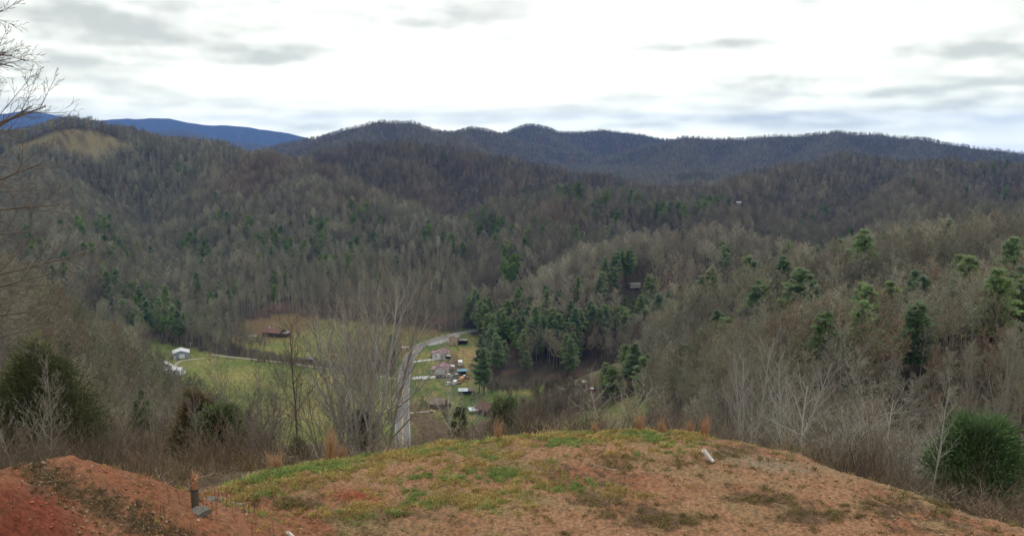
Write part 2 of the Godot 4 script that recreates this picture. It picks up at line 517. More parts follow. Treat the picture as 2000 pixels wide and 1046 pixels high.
func terrain_mesh(q0: int, q1: int) -> ArrayMesh:
	var m := MB.new()
	var rows := q1 - q0 + 1
	m.v.resize(rows * n_az); m.n.resize(rows * n_az); m.c.resize(rows * n_az)
	for q in rows:
		for c in n_az:
			var k := q * n_az + c
			var g := (q + q0) * n_az + c
			var r := rs[q + q0]
			var az := azs[c]
			var s := Vector3(sin(az), 0, -cos(az))
			var p := s * r + Vector3(0, grid[g], 0)
			m.v[k] = p
			var qa := maxi(q + q0 - 1, 0); var qb := mini(q + q0 + 1, rs.size() - 1)
			var ca := maxi(c - 1, 0); var cb := mini(c + 1, n_az - 1)
			var dr := (grid[qb * n_az + c] - grid[qa * n_az + c]) / (rs[qb] - rs[qa])
			var da := (grid[(q + q0) * n_az + cb] - grid[(q + q0) * n_az + ca]) / ((azs[cb] - azs[ca]) * r)
			var tng := Vector3(cos(az), 0, sin(az))
			m.n[k] = (Vector3.UP - s * dr - tng * da).normalized()
			m.c[k] = land_color(p, r, az) if absf(az) < 0.75 else Color(0.1, 0.075, 0.05)
	var w := 0
	m.i.resize((rows - 1) * (n_az - 1) * 6)
	for q in rows - 1:
		for c in n_az - 1:
			var k := q * n_az + c
			# outward row is farther; clockwise seen from above
			m.i[w] = k; m.i[w + 1] = k + n_az; m.i[w + 2] = k + 1
			m.i[w + 3] = k + 1; m.i[w + 4] = k + n_az; m.i[w + 5] = k + n_az + 1
			w += 6
	return m.mesh()

func grain_texture(seed_: int, freq: float, dark: float) -> NoiseTexture2D:
	var nz := FastNoiseLite.new()
	nz.seed = seed_; nz.frequency = freq; nz.fractal_octaves = 5; nz.fractal_gain = 0.6
	var t := NoiseTexture2D.new()
	t.width = 512; t.height = 512; t.seamless = true; t.noise = nz
	var g := Gradient.new()
	g.offsets = PackedFloat32Array([0.2, 0.5, 0.8])
	g.colors = PackedColorArray([Color(dark, dark, dark), Color(0.85, 0.85, 0.85), Color(1, 1, 1)])
	t.color_ramp = g
	return t

# ---------------------------------------------------------------- sky
var cloud_n := FastNoiseLite.new()
func cloud_cover(az: float, el: float) -> float:
	# brightness of the overcast, from 0 (thick grey) to 1 (glare through thin cloud)
	var e := maxf(el, 0.012)
	var u := az * 57.3
	var wv := el * 57.3
	var n := cloud_n.get_noise_3d(u * 1.2, log(e + 0.05) * 42.0 * 1.6, 3.0)
	var n2 := cloud_n.get_noise_3d(u * 4.0 + 50.0, log(e + 0.05) * 160.0, 9.0)
	var far := smoothstep(0.6, 0.9, absf(az))
	var dark := 0.0
	# banks and streaks: centre (degrees), half sizes, strength
	for k in clouds:
		var du: float = u - k[0] + n2 * k[2] * 0.35 + n * k[2] * 0.25
		var dv: float = wv - k[1] + n2 * k[3] * 0.55 + n * k[3] * 0.35
		if absf(du) > k[2] * 2.6 or absf(dv) > k[3] * 2.6: continue
		var d: float = (du * du) / (k[2] * k[2]) + (dv * dv) / (k[3] * k[3])
		dark = dark + (1.0 - dark) * k[4] * exp(-d * 1.1) * clampf(1.0 + 0.9 * n2, 0.2, 1.5)
	var general := smoothstep(-0.1, 0.5, n + 0.35 * n2 + 0.1) * 0.7
	var fine := cloud_n.get_noise_3d(u * 9.0, log(e + 0.05) * 420.0, 21.0)
	var body := 0.36 * smoothstep(-0.2, 0.4, n2 * 0.7 + n * 0.5 + fine * 0.4)
	dark = dark * (1.0 + 0.9 * fine + 0.5 * n2)
	dark = lerpf(dark + (1.0 - dark) * body, general, far)
	return 1.0 - clampf(dark, 0.0, 1.0)

var clouds := []
func make_sky() -> Sky:
	cloud_n.seed = 5; cloud_n.frequency = 0.03; cloud_n.fractal_octaves = 5; cloud_n.fractal_gain = 0.55
	for k in [[130, 95, 330, 70, 0.62], [330, 60, 250, 50, 0.55], [60, 160, 240, 60, 0.45], [200, 205, 260, 22, 0.3],
		[520, 122, 105, 17, 0.95], [600, 108, 60, 16, 0.6], [450, 135, 60, 9, 0.55], [620, 245, 60, 22, 0.5],
		[900, 50, 110, 32, 0.62], [860, 15, 160, 22, 0.35], [1690, 8, 130, 20, 0.55], [1560, 30, 60, 12, 0.25],
		[1400, 95, 100, 10, 0.75], [1300, 106, 90, 8, 0.55], [1110, 121, 60, 6, 0.5], [1240, 196, 75, 12, 0.75], [1120, 208, 75, 10, 0.55],
		[1530, 160, 75, 17, 1.0], [1480, 172, 110, 16, 0.55], [1640, 140, 140, 14, 0.5], [1900, 120, 160, 20, 0.95], [2050, 110, 160, 22, 0.9],
		[1900, 185, 150, 24, 1.0], [2080, 180, 120, 30, 0.9], [1700, 195, 220, 24, 0.62], [1500, 225, 260, 24, 0.42], [1750, 235, 280, 16, 0.45], [1350, 240, 200, 16, 0.3],
		[880, 215, 130, 14, 0.3], [1000, 232, 160, 12, 0.22], [560, 205, 140, 12, 0.25], [-150, 60, 300, 80, 0.6], [2250, 60, 160, 60, 0.6]]:
		clouds.append([rad_to_deg(atan((k[0] - 1000.0) / F)), rad_to_deg(atan((279.6 - k[1]) / F)), rad_to_deg(k[2] / F), rad_to_deg(k[3] / F), k[4]])
	var w := 2048
	var h := 1024
	var im := Image.create_empty(w, h, false, Image.FORMAT_RGBF)
	im.fill(Color(1.35, 1.38, 1.38))      # haze below the level of the eye, seen only where the land falls away
	for y in h / 2:
		var el := PI * (0.5 - (y + 0.5) / h)
		var step := 1 if el < 0.35 else (2 if el < 0.8 else 4)
		var x := 0
		while x < w:
			# column x looks towards azimuth x / w * 360 degrees, the first being -z
			var az := wrapf(TAU * (x + 0.5) / w, -PI, PI)
			var st := step if absf(az) < 0.65 else maxi(step, 4)
			var b := cloud_cover(az, el)
			var thick := Color(0.37, 0.39, 0.38)
			var thin := Color(0.75, 0.76, 0.745)
			var col := thick.lerp(thin, b)
			# low sky is seen through more air
			var k := SKY_GAIN * (1.0 + 1.2 * exp(-el * 12.0))
			var warm := exp(-el * 9.0)
			col = Color(col.r * k * (1.0 + 0.18 * warm), col.g * k * (1.0 + 0.13 * warm), col.b * k * (1.0 - 0.16 * warm))
			for s in mini(st, w - x): im.set_pixel(x + s, y, col)
			x += st
	var t := ImageTexture.create_from_image(im)
	var m := PanoramaSkyMaterial.new()
	m.panorama = t
	var sky := Sky.new()
	sky.sky_material = m
	return sky

const SKY_GAIN := 1.0

# ---------------------------------------------------------------- plants
func rand(a: float, b: float) -> float:
	return rng.randf_range(a, b)

func around(dir: Vector3, ang: float, turn: float) -> Vector3:
	var s := dir.cross(Vector3(0.31, 0.2, 0.93))
	if s.length_squared() < 1e-3: s = dir.cross(Vector3.RIGHT)
	s = s.normalized().rotated(dir, turn)
	return (dir * cos(ang) + s * sin(ang)).normalized()

# o: n = children per level, ang = degrees, ratio = length against the parent, up = pull to the light, wob, tw = twig width, bare = part of the limb without children
func grow(wood: MB, twig: MB, p: Vector3, dir: Vector3, length: float, r0: float, level: int, o: Dictionary) -> void:
	if level >= o.n.size():
		var s := around(dir, PI / 2, rand(0, TAU))
		var mid := p + dir * length * 0.5
		var e := mid + (dir + Vector3(rand(-0.35, 0.35), rand(-0.1, 0.4), rand(-0.35, 0.35))).normalized() * length * 0.5
		twig.ribbon(p, mid, e, o.tw * rand(0.7, 1.3), s)
		return
	var segs := 6 if level == 0 else (4 if level == 1 else 3)
	var pts := PackedVector3Array([p])
	var rad := PackedFloat32Array([r0 * (1.25 if level == 0 else 1.0)])
	var d := dir
	var q := p
	var tip: float = maxf(r0 * (0.25 if level == 0 else 0.3), o.tw * 0.3)
	var w: float = o.wob * (0.5 if level == 0 else 1.0)
	for k in segs:
		d = (d + Vector3(rand(-w, w), rand(-w, w) * 0.6 + o.up * (0.2 if level == 0 else 1.0) / segs, rand(-w, w))).normalized()
		q += d * length / segs
		pts.push_back(q)
		rad.push_back(lerpf(r0, tip, (k + 1.0) / segs))
	wood.tube(pts, rad, 6 if level == 0 else (4 if level == 1 else 3))
	var n: int = o.n[level]
	var from: float = o.bare[level]
	var turn := rand(0, TAU)
	for k in n:
		var t: float = from + (1.0 - from) * (k + rand(0.2, 0.9)) / n
		var f := minf(t * segs, segs - 0.01)
		var a := int(f)
		var at := pts[a].lerp(pts[a + 1], f - a)
		var ax := (pts[a + 1] - pts[a]).normalized()
		turn += 2.4 + rand(-0.5, 0.5)
		var ang := deg_to_rad(o.ang[level] * rand(0.7, 1.25) * lerpf(1.15, 0.7, t))
		var shape: float = lerpf(1.0, 0.45, (t - from) / maxf(1.0 - from, 0.01)) if level == 0 else lerpf(1.0, 0.6, t)
		var l: float = length * o.ratio[level] * shape * rand(0.7, 1.2)
		var rr := lerpf(r0, tip, t) * rand(0.4, 0.6)
		grow(wood, twig, at, around(ax, ang, turn), l, rr, level + 1, o)

func forest_tree(h: float, detail: int) -> Array:
	var wood := MB.new()
	var twig := MB.new()
	var lean := Vector3(rand(-0.06, 0.06), 1, rand(-0.06, 0.06)).normalized()
	if detail == 0:
		grow(wood, twig, Vector3.ZERO, lean, h * 0.92, 0.13, 0, {"n": [15, 8, 9], "ang": [58, 52, 55], "ratio": [0.3, 0.5, 0.6], "bare": [0.4, 0.2, 0.05], "up": 0.4, "wob": 0.14, "tw": 0.085})
	else:
		grow(wood, twig, Vector3.ZERO, lean, h * 0.9, 0.15, 0, {"n": [14, 15], "ang": [58, 55], "ratio": [0.32, 0.55], "bare": [0.08, 0.1], "up": 0.4, "wob": 0.14, "tw": 0.26})
	return [wood, twig]

func scrub_oak(h: float) -> Array:
	var wood := MB.new()
	var twig := MB.new()
	for k in 3:
		grow(wood, twig, Vector3(rand(-0.3, 0.3), 0, rand(-0.3, 0.3)), Vector3(rand(-0.3, 0.3), 1, rand(-0.3, 0.3)).normalized(), h * rand(0.7, 0.95), 0.09, 0, {"n": [10, 6, 4], "ang": [45, 42, 40], "ratio": [0.38, 0.5, 0.6], "bare": [0.12, 0.15, 0.1], "up": 0.3, "wob": 0.14, "tw": 0.035})
	return [wood, twig]

func needle_fan(m: MB, p: Vector3, out: Vector3, size: float, n: int) -> void:
	for k in n:
		var d := (out + Vector3(rand(-0.8, 0.8), rand(-0.35, 0.7), rand(-0.8, 0.8))).normalized()
		var s := around(d, PI / 2, rand(0, TAU)) * size * rand(0.16, 0.3)
		var q := p + Vector3(rand(-0.6, 0.6), rand(-0.5, 0.5), rand(-0.6, 0.6)) * size
		m.tri(q - s, q + s, q + d * size * rand(0.7, 1.25))

func pine(h: float, detail: int, spread := 0.24) -> Array:
	var wood := MB.new()
	var leaf := MB.new()
	wood.tube(PackedVector3Array([Vector3.ZERO, Vector3(0.05, h * 0.5, 0), Vector3(0, h * 0.98, 0.06)]), PackedFloat32Array([0.3, 0.2, 0.04]), 6)
	var levels := 14 if detail == 0 else 9
	var low := rand(0.24, 0.34)
	for k in levels:
		var t := low + (1.0 - low) * (k + rand(-0.3, 0.3)) / levels
		var prof := pow(1.0 - (t - low) / (1.0 - low), 0.75) * smoothstep(low - 0.12, low + 0.22, t)
		var ln := maxf(h * spread * prof, 0.5)
		var n := 5 if detail == 0 else 4
		var off := rand(0, TAU)
		for j in n:
			if rng.randf() < 0.22: continue
			var a := off + TAU * j / n + rand(-0.3, 0.3)
			var l := ln * rand(0.45, 1.3)
			var d := Vector3(cos(a), rand(-0.3, 0.6), sin(a)).normalized()
			var p := Vector3(0, (t + (1.0 - low) * rand(-0.5, 0.5) / levels) * h, 0)
			wood.tube(PackedVector3Array([p, p + d * l * 0.9]), PackedFloat32Array([0.06, 0.02]), 3)
			var cl := 9 if detail == 0 else 4
			for c in cl:
				var f := 0.3 + 0.7 * (c + rng.randf()) / cl
				var sway := Vector3(-d.z, 0, d.x) * rand(-0.3, 0.3) * l * f
				needle_fan(leaf, p + d * l * f + sway, (d + Vector3(0, 0.35, 0)).normalized(), (0.95 if detail == 0 else 1.8) * h / 24.0, 10 if detail == 0 else 5)
	needle_fan(leaf, Vector3(0, h * 0.97, 0), Vector3.UP, 0.9, 8)
	return [wood, leaf]

func two_part(w: MB, l: MB, wm: Material, lm: Material) -> ArrayMesh:
	var m := w.mesh()
	var b := l.mesh()
	if b.get_surface_count(): m.add_surface_from_arrays(Mesh.PRIMITIVE_TRIANGLES, b.surface_get_arrays(0))
	m.surface_set_material(0, wm)
	if m.get_surface_count() > 1: m.surface_set_material(1, lm)
	return m

func dense_evergreen(h: float, w: float, n: int, size: float, pointed: float, lobes: int) -> Array:
	# cedar or holly: sprays in clumps round a stem, with gaps between the clumps
	var wood := MB.new()
	var leaf := MB.new()
	wood.tube(PackedVector3Array([Vector3.ZERO, Vector3(0.03, h * 0.5, 0), Vector3(0, h * 0.95, 0)]), PackedFloat32Array([w * 0.06, w * 0.04, 0.01]), 6)
	var centres := []
	for k in lobes:
		var t := sqrt((k + 0.5) / lobes) if pointed < 0.5 else 1.0 - sqrt(1.0 - (k + 0.5) / lobes)
		t = 0.06 + 0.9 * t
		var prof := (1.0 - pow(t, 1.6)) * smoothstep(-0.15, 0.2, t) if pointed > 0.5 else sqrt(maxf(0.02, 1.0 - pow((t - 0.45) / 0.58, 2.0)))
		var a := 2.4 * k + rand(-0.4, 0.4)
		var rr := w * prof * rand(0.62, 1.0)
		centres.append([Vector3(cos(a) * rr, t * h, sin(a) * rr), Vector3(cos(a), 0.55, sin(a)).normalized(), w * rand(0.22, 0.34) * (0.5 + 0.5 * prof)])
		wood.tube(PackedVector3Array([Vector3(0, maxf(t * h - rr * 0.5, 0.05), 0), Vector3(cos(a) * rr, t * h, sin(a) * rr)]), PackedFloat32Array([0.025, 0.008]), 3)
	for k in n:
		var c: Array = centres[k % lobes]
		var off := Vector3(rng.randfn(), rng.randfn() * 0.9, rng.randfn()) * (0.5 + 0.35 * rng.randf())
		var p: Vector3 = c[0] + off * c[2]
		if p.y < 0.02: continue
		var d: Vector3 = (c[1] + off * 0.5 + Vector3(rand(-0.5, 0.5), rand(-0.2, 0.7), rand(-0.5, 0.5))).normalized()
		var s := around(d, PI / 2, rand(0, TAU)) * size * rand(0.14, 0.26)
		leaf.tri(p - s, p + s, p + d * size * rand(0.7, 1.4))
	return [wood, leaf]

func many(parent: Node3D, called: String, m: Mesh, list: Array, material: Material = null) -> MultiMeshInstance3D:
	var mm := MultiMesh.new()
	mm.transform_format = MultiMesh.TRANSFORM_3D
	mm.use_colors = true
	mm.mesh = m
	mm.instance_count = list.size()
	for k in list.size():
		mm.set_instance_transform(k, list[k][0])
		mm.set_instance_color(k, list[k][1])
	var o := MultiMeshInstance3D.new()
	o.name = called
	o.multimesh = mm
	if material: o.material_override = material
	parent.add_child(o, true)
	o.set_meta("kind", "stuff")
	return o

func mass(called: String) -> Node3D:
	var o := Node3D.new()
	o.name = called
	add_child(o, true)
	o.set_meta("kind", "stuff")
	return o

func where_in_valley(q: Vector2) -> String:
	# which of the slopes in view a point of the photograph lies on
	if q.y < 345.0: return "on the skyline hills"
	if q.x < 470.0: return "on the slope left of the field" if q.y > 520.0 else "high on the left hillside"
	if q.x < 800.0: return "on the slope above the cabin" if q.y > 470.0 else "on the upper left slope"
	if q.x < 960.0: return "beside the road bend" if q.y > 560.0 else "in the side valley"
	if q.x < 1300.0: return "in the wood right of the houses" if q.y > 560.0 else "on the spur behind the houses"
	if q.x < 1640.0: return "on the spur behind the pipe" if q.y > 560.0 else "on the far slope right of centre"
	return "on the near right slope" if q.y > 520.0 else "on the upper right slope"

var ordinals := ["leftmost", "second from left", "third from left", "fourth from left", "fifth from left", "sixth from left", "seventh from left", "eighth from left", "ninth from left"]
func single_out(trees: Array) -> void:
	# alike trees of one slope are told apart by their height up the slope and their order across it
	var alike := {}
	for t in trees:
		var l: String = t.get_meta("label")
		if not alike.has(l): alike[l] = []
		alike[l].append(t)
	for l in alike:
		var list: Array = alike[l]
		if list.size() < 2: continue
		list.sort_custom(func(a, b): return px_of(a.position).y < px_of(b.position).y)
		var tiers := 1 if list.size() < 9 else (2 if list.size() < 18 else 3)
		for tier in tiers:
			var row := list.slice(list.size() * tier / tiers, list.size() * (tier + 1) / tiers)
			row.sort_custom(func(a, b): return px_of(a.position).x < px_of(b.position).x)
			var word: String = "" if tiers == 1 else (["upper", "lower"][tier] if tiers == 2 else ["upper", "middle", "lower"][tier]) + " "
			for k in row.size():
				var from_right := row.size() - 1 - k
				var o: String = ordinals[mini(k, 8)] if k <= from_right or row.size() < 3 else ordinals[mini(from_right, 8)].replace("leftmost", "rightmost").replace("from left", "from right")
				if row.size() == 2: o = ["leftmost", "rightmost"][k]
				row[k].set_meta("label", l + ", " + word + o)

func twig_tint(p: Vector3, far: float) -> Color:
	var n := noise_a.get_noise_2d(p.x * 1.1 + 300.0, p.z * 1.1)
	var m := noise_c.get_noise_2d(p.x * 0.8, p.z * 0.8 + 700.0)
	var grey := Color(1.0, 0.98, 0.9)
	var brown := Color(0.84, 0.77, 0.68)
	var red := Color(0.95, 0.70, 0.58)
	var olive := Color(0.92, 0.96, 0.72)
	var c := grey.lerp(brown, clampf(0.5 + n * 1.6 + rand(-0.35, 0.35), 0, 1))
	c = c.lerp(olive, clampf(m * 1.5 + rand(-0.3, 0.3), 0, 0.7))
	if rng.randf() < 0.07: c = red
	# browner middle hill; spurs tinted lighter or darker, standing in for shaded folds
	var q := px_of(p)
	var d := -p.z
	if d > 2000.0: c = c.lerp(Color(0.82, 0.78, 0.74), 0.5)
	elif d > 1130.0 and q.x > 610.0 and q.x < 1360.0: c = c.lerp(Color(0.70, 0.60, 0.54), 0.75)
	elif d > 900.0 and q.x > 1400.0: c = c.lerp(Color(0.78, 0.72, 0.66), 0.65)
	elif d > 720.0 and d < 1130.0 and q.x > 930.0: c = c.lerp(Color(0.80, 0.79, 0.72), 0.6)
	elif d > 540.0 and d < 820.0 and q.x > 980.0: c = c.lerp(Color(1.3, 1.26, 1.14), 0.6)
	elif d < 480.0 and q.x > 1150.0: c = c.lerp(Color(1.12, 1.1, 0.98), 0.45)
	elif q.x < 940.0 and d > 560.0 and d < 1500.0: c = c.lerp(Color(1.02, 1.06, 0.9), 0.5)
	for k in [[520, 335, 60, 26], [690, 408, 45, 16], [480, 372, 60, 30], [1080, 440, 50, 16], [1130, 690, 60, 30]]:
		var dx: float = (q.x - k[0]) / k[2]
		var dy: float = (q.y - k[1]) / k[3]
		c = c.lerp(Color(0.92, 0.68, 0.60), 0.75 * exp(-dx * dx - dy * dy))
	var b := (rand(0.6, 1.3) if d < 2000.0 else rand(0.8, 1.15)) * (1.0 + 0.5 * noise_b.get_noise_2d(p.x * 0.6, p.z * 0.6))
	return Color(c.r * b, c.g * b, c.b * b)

var bare_wood: StandardMaterial3D
var bare_twig: StandardMaterial3D
var pine_wood: StandardMaterial3D
var pine_leaf: StandardMaterial3D

var clearings := []
func forest() -> void:
	for k in [[1240, 562], [1443, 399], [1137, 460]]:
		var cp := hit(k[0], k[1], 400.0)
		clearings.append(Vector2(cp.x, cp.z))
	bare_wood = mat("grey bark", 0.27, 0.25, 0.22, 0.95, true)
	bare_twig = mat("bare twigs", 0.25, 0.24, 0.185, 0.95, true)
	pine_wood = mat("pine bark", 0.12, 0.095, 0.075, 0.95, true)
	pine_leaf = mat("pine needles", 0.132, 0.205, 0.05, 0.7, true, 0.5)
	rng.seed = 77
	var near_kinds := []
	var far_kinds := []
	for k in 7: near_kinds.append(forest_tree([19.0, 17.0, 21.0, 18.0, 15.0, 20.0, 16.0][k], 0))
	var poplar_wood := MB.new()
	var poplar_twig := MB.new()
	grow(poplar_wood, poplar_twig, Vector3.ZERO, Vector3.UP, 23.0, 0.24, 0, {"n": [13, 8, 8], "ang": [50, 50, 52], "ratio": [0.2, 0.5, 0.6], "bare": [0.58, 0.2, 0.05], "up": 0.4, "wob": 0.03, "tw": 0.08})
	near_kinds.append([poplar_wood, poplar_twig])
	for k in 5: far_kinds.append(forest_tree(18.0, 1))
	var near_lists := []
	var far_lists := []
	for k in 8: near_lists.append([])
	for k in 5: far_lists.append([])
	var single_trees := []
	var r := 52.0
	while r < 5200.0:
		var s := 5.2
		if r > 500.0: s = 5.2 + minf((r - 500.0) * 0.0024, 5.0)
		if r > 2700.0: s = 12.5
		var n := int(1.26 * r / s)
		for k in n:
			var az := -0.63 + 1.26 * (k + rng.randf()) / n
			var rr := r + s * rand(-0.5, 0.5)
			var x := rr * sin(az)
			var z := -rr * cos(az)
			var y := ground(x, z)
			if y + 15.0 < ground(x, z, vis) - 0.004 * rr - 2.0: continue
			var p := Vector3(x, y, z)
			var deg := rad_to_deg(az)
			var sc := rand(0.72, 1.15)
			if rr > 2700.0: sc *= 0.72
			if rr < 420.0 and y < FLOOR_Y + 60.0 and absf(deg + 3.0) < 12.0: continue
			if rr < 330.0:
				# the photographer's own hillside is scrub; the woods start farther down at either side
				if deg > -17.5 and deg < 9.0: continue
				var start := 105.0 if deg < 0.0 else lerpf(150.0, 62.0, clampf((deg - 9.0) / 9.0, 0, 1))
				if rr < start: continue
				sc *= lerpf(0.45, 1.0, clampf((rr - start) / 160.0, 0, 1))
				if deg < 0.0:
					# the edge of the wood comes down to the field
					var tip := px_of(p + Vector3(0, 18.0 * sc, 0))
					if tip.y < lerpf(455.0, 800.0, clampf(tip.x / 400.0, 0, 1)): continue
			if y < FLOOR_Y + 3.0 and rr < 560.0 and x < 60.0 and x > -190.0: continue
			var kind := open_land(p, rr)
			if kind > 0: continue
			var blocked := false
			for cl in clearings:
				var along: float = (Vector2(x, z) - cl).dot(-cl.normalized())
				if along > -9.0 and along < 48.0 and absf((Vector2(x, z) - cl).dot(cl.orthogonal().normalized())) < 8.0: blocked = true
			if blocked: continue
			if rr < 800.0 and y < FLOOR_Y + 1.5 and rng.randf() < 0.5: sc *= 0.6
			var wide := sc * (1.0 + clampf((s - 5.6) * 0.1, 0.0, 0.6)) * rand(0.85, 1.2) * (1.3 if rr > 2700.0 else 1.0)
			var tr := Transform3D(Basis(Vector3.UP, rand(0, TAU)).scaled(Vector3(wide, sc, wide)), p - Vector3(0, 0.3, 0))
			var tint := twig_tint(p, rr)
			if rr < 1300.0:
				var v := rng.randi() % 7
				var at_px := px_of(p)
				if rr > 600.0 and rr < 860.0 and at_px.x > 430.0 and at_px.x < 900.0 and rng.randf() < 0.75: v = 7
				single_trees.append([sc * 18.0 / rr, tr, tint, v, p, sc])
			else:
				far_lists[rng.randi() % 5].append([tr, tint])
		r += s
	# the largest of the trees in the frame stand as objects of their own
	single_trees.sort_custom(func(a, b): return a[0] > b[0])
	var shades := []
	for k in 5:
		var a: Color = [Color(1.1, 1.08, 1.0), Color(0.85, 0.72, 0.6), Color(0.98, 0.95, 0.75), Color(0.78, 0.74, 0.7), Color(1.0, 0.74, 0.62)][k]
		shades.append([mat("bark tone %d" % k, 0.25 * a.r, 0.235 * a.g, 0.205 * a.b), mat("twig tone %d" % k, 0.25 * a.r, 0.24 * a.g, 0.185 * a.b)])
	var words := ["pale grey", "brown", "lichen-green", "dark grey", "reddish"]
	var parts_of := []
	for k in near_kinds: parts_of.append([k[0].mesh(), k[1].mesh()])
	var taken := 0
	var own_trees := []
	var total := 0
	var spaced := {}
	for e in single_trees:
		var q := px_of(e[4] + Vector3(0, 9.0 * e[5], 0))
		var own := taken < 280 and q.x > 5.0 and q.x < 1995.0
		if own:
			# leave gaps between the chosen ones, so that they are the ones in view
			var cell := Vector2i(int(q.x / 14.0), int(q.y / 9.0))
			if spaced.has(cell): own = false
			else: spaced[cell] = true
		if own:
			taken += 1
			var tone := rng.randi() % 5
			var size: String = "tall" if e[5] > 0.95 else ("young" if e[5] < 0.7 else "slender")
			var t := thing("bare_tree", "%s %s leafless tree %s" % [size, words[tone], where_in_valley(q)], "tree", e[4] - Vector3(0, 0.3, 0), 0.0, "leafless trees " + where_in_valley(q))
			t.transform = e[1]
			own_trees.append(t)
			part(t, "trunk", parts_of[e[3]][0], shades[tone][0])
			part(t, "crown", parts_of[e[3]][1], shades[tone][1])
		else:
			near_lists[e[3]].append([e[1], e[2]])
		total += 1
	single_out(own_trees)
	var woods := mass("bare_woodland")
	for k in 8: many(woods, "tree_mass", two_part(near_kinds[k][0], near_kinds[k][1], bare_wood, bare_twig), near_lists[k])
	for k in 5:
		total += far_lists[k].size()
		many(woods, "distant_tree_mass", two_part(far_kinds[k][0], far_kinds[k][1], bare_wood, bare_twig), far_lists[k])

func evergreens() -> void:
	rng.seed = 505
	var kinds := []
	for k in 5: kinds.append(pine([24.0, 22.0, 26.0, 20.0, 23.0][k], 0, [0.24, 0.28, 0.21, 0.3, 0.25][k]))
	var small_kinds := []
	for k in 3: small_kinds.append(pine(20.0, 1, 0.26))
	# groves: pixel of the middle, spread, how many
	var groves := [
		[190, 455, 60, 22, 23], [235, 495, 45, 20, 18], [150, 440, 30, 14, 9], [390, 478, 30, 16, 16], [385, 500, 25, 15, 10], [300, 612, 45, 22, 27], [340, 640, 60, 14, 23], [255, 575, 30, 20, 9],
		[430, 590, 40, 30, 10], [620, 448, 22, 22, 9], [600, 500, 90, 40, 23], [720, 470, 30, 20, 9], [690, 520, 50, 30, 16], [365, 335, 22, 6, 4], [310, 370, 30, 8, 3], [470, 470, 80, 40, 12], [760, 540, 40, 25, 9],
		[970, 440, 20, 20, 6], [980, 470, 25, 20, 8], [1000, 500, 28, 20, 10], [985, 535, 18, 12, 7], [840, 460, 25, 16, 7], [880, 490, 30, 18, 9], [930, 440, 30, 14, 7], [1040, 455, 40, 20, 5],
		[1100, 384, 70, 6, 14], [1060, 388, 40, 6, 6], [1150, 390, 30, 8, 5], [1208, 376, 12, 8, 4], [1235, 395, 10, 6, 2], [1290, 420, 20, 16, 8], [1380, 408, 26, 10, 9], [1400, 402, 20, 8, 6], [1340, 420, 40, 14, 6], [1160, 425, 40, 14, 6], [1120, 470, 20, 12, 5], [1180, 470, 14, 10, 3],
		[925, 612, 16, 14, 23], [945, 625, 16, 16, 23], [985, 640, 26, 28, 22], [1015, 655, 26, 30, 22], [1060, 655, 22, 24, 19], [1100, 650, 26, 26, 19], [1135, 650, 20, 26, 15], [1180, 632, 18, 20, 13], [1215, 630, 18, 16, 13], [1250, 610, 20, 14, 8], [970, 690, 22, 20, 13], [1115, 705, 8, 14, 6], [1040, 610, 30, 16, 11],
		[1220, 520, 12, 10, 6], [1205, 535, 10, 8, 4], [1265, 575, 14, 10, 6], [1300, 605, 20, 12, 6], [1380, 590, 10, 8, 3], [1412, 508, 12, 8, 6], [1530, 505, 14, 12, 4], [1595, 512, 5, 14, 2], [1650, 475, 10, 6, 3], [1560, 440, 20, 8, 3], [1600, 420, 14, 6, 3],
		[1645, 530, 5, 6, 2], [1678, 548, 10, 8, 5], [1548, 598, 16, 10, 5], [1580, 600, 8, 8, 4], [1488, 602, 8, 5, 2], [1460, 632, 8, 6, 4], [1380, 690, 18, 12, 6], [1340, 712, 14, 12, 4], [1400, 670, 20, 10, 3], [1230, 708, 12, 10, 6], [1195, 735, 10, 10, 4], [1265, 715, 10, 8, 3], [1300, 740, 20, 10, 3],
		[1700, 640, 22, 16, 9], [1730, 625, 14, 10, 5], [1790, 600, 12, 8, 5], [1880, 590, 18, 12, 7], [1850, 610, 16, 12, 5], [1960, 555, 20, 12, 5], [1930, 640, 20, 12, 4], [1605, 690, 10, 8, 2], [1780, 670, 20, 12, 4], [1665, 700, 20, 10, 2], [1990, 600, 10, 16, 4],
		[1930, 330, 30, 6, 5], [1780, 366, 8, 4, 2], [1885, 376, 8, 4, 2], [1960, 380, 26, 8, 4], [1340, 350, 16, 3, 6], [860, 310, 60, 14, 4], [765, 690, 3, 5, 3], [940, 730, 10, 10, 7], [120, 520, 30, 20, 5], [60, 480, 30, 30, 9], [40, 560, 30, 20, 3], [210, 560, 20, 14, 5],
		[500, 420, 120, 50, 12], [700, 420, 60, 30, 7], [560, 560, 100, 16, 10], [1480, 560, 60, 20, 7], [1700, 470, 60, 20, 2], [1820, 500, 60, 30, 3], [1150, 560, 60, 20, 6], [1900, 480, 60, 20, 3]]
	var all := []
	for g in groves:
		for k in g[4]:
			var px: float = g[0] + rng.randfn() * g[2] * 0.6
			var py: float = g[1] + rng.randfn() * g[3] * 0.6
			var v := rng.randi() % 5
			var sc := rand(0.62, 1.08)
			var p := hit(px, py, 110.0)
			if not p.is_finite(): continue
			var d := -p.z
			p = hit(px, py + 11.0 * sc * F / d, 110.0)
			if not p.is_finite(): continue
			var kind := open_land(p, Vector2(p.x, p.z).length())
			if kind == 1 or kind == 4 or (kind == 3 and px < 935.0 and px > 775.0): continue
			if -p.z < 260.0: sc *= 0.75
			if py > 670.0 and px > 1140.0 and px < 1450.0: sc *= 0.66
			all.append([sc * 24.0 / -p.z, p, v, sc, rand(0, TAU), rng.randi() % 4])
	all.sort_custom(func(a, b): return a[0] > b[0])
	var tones := []
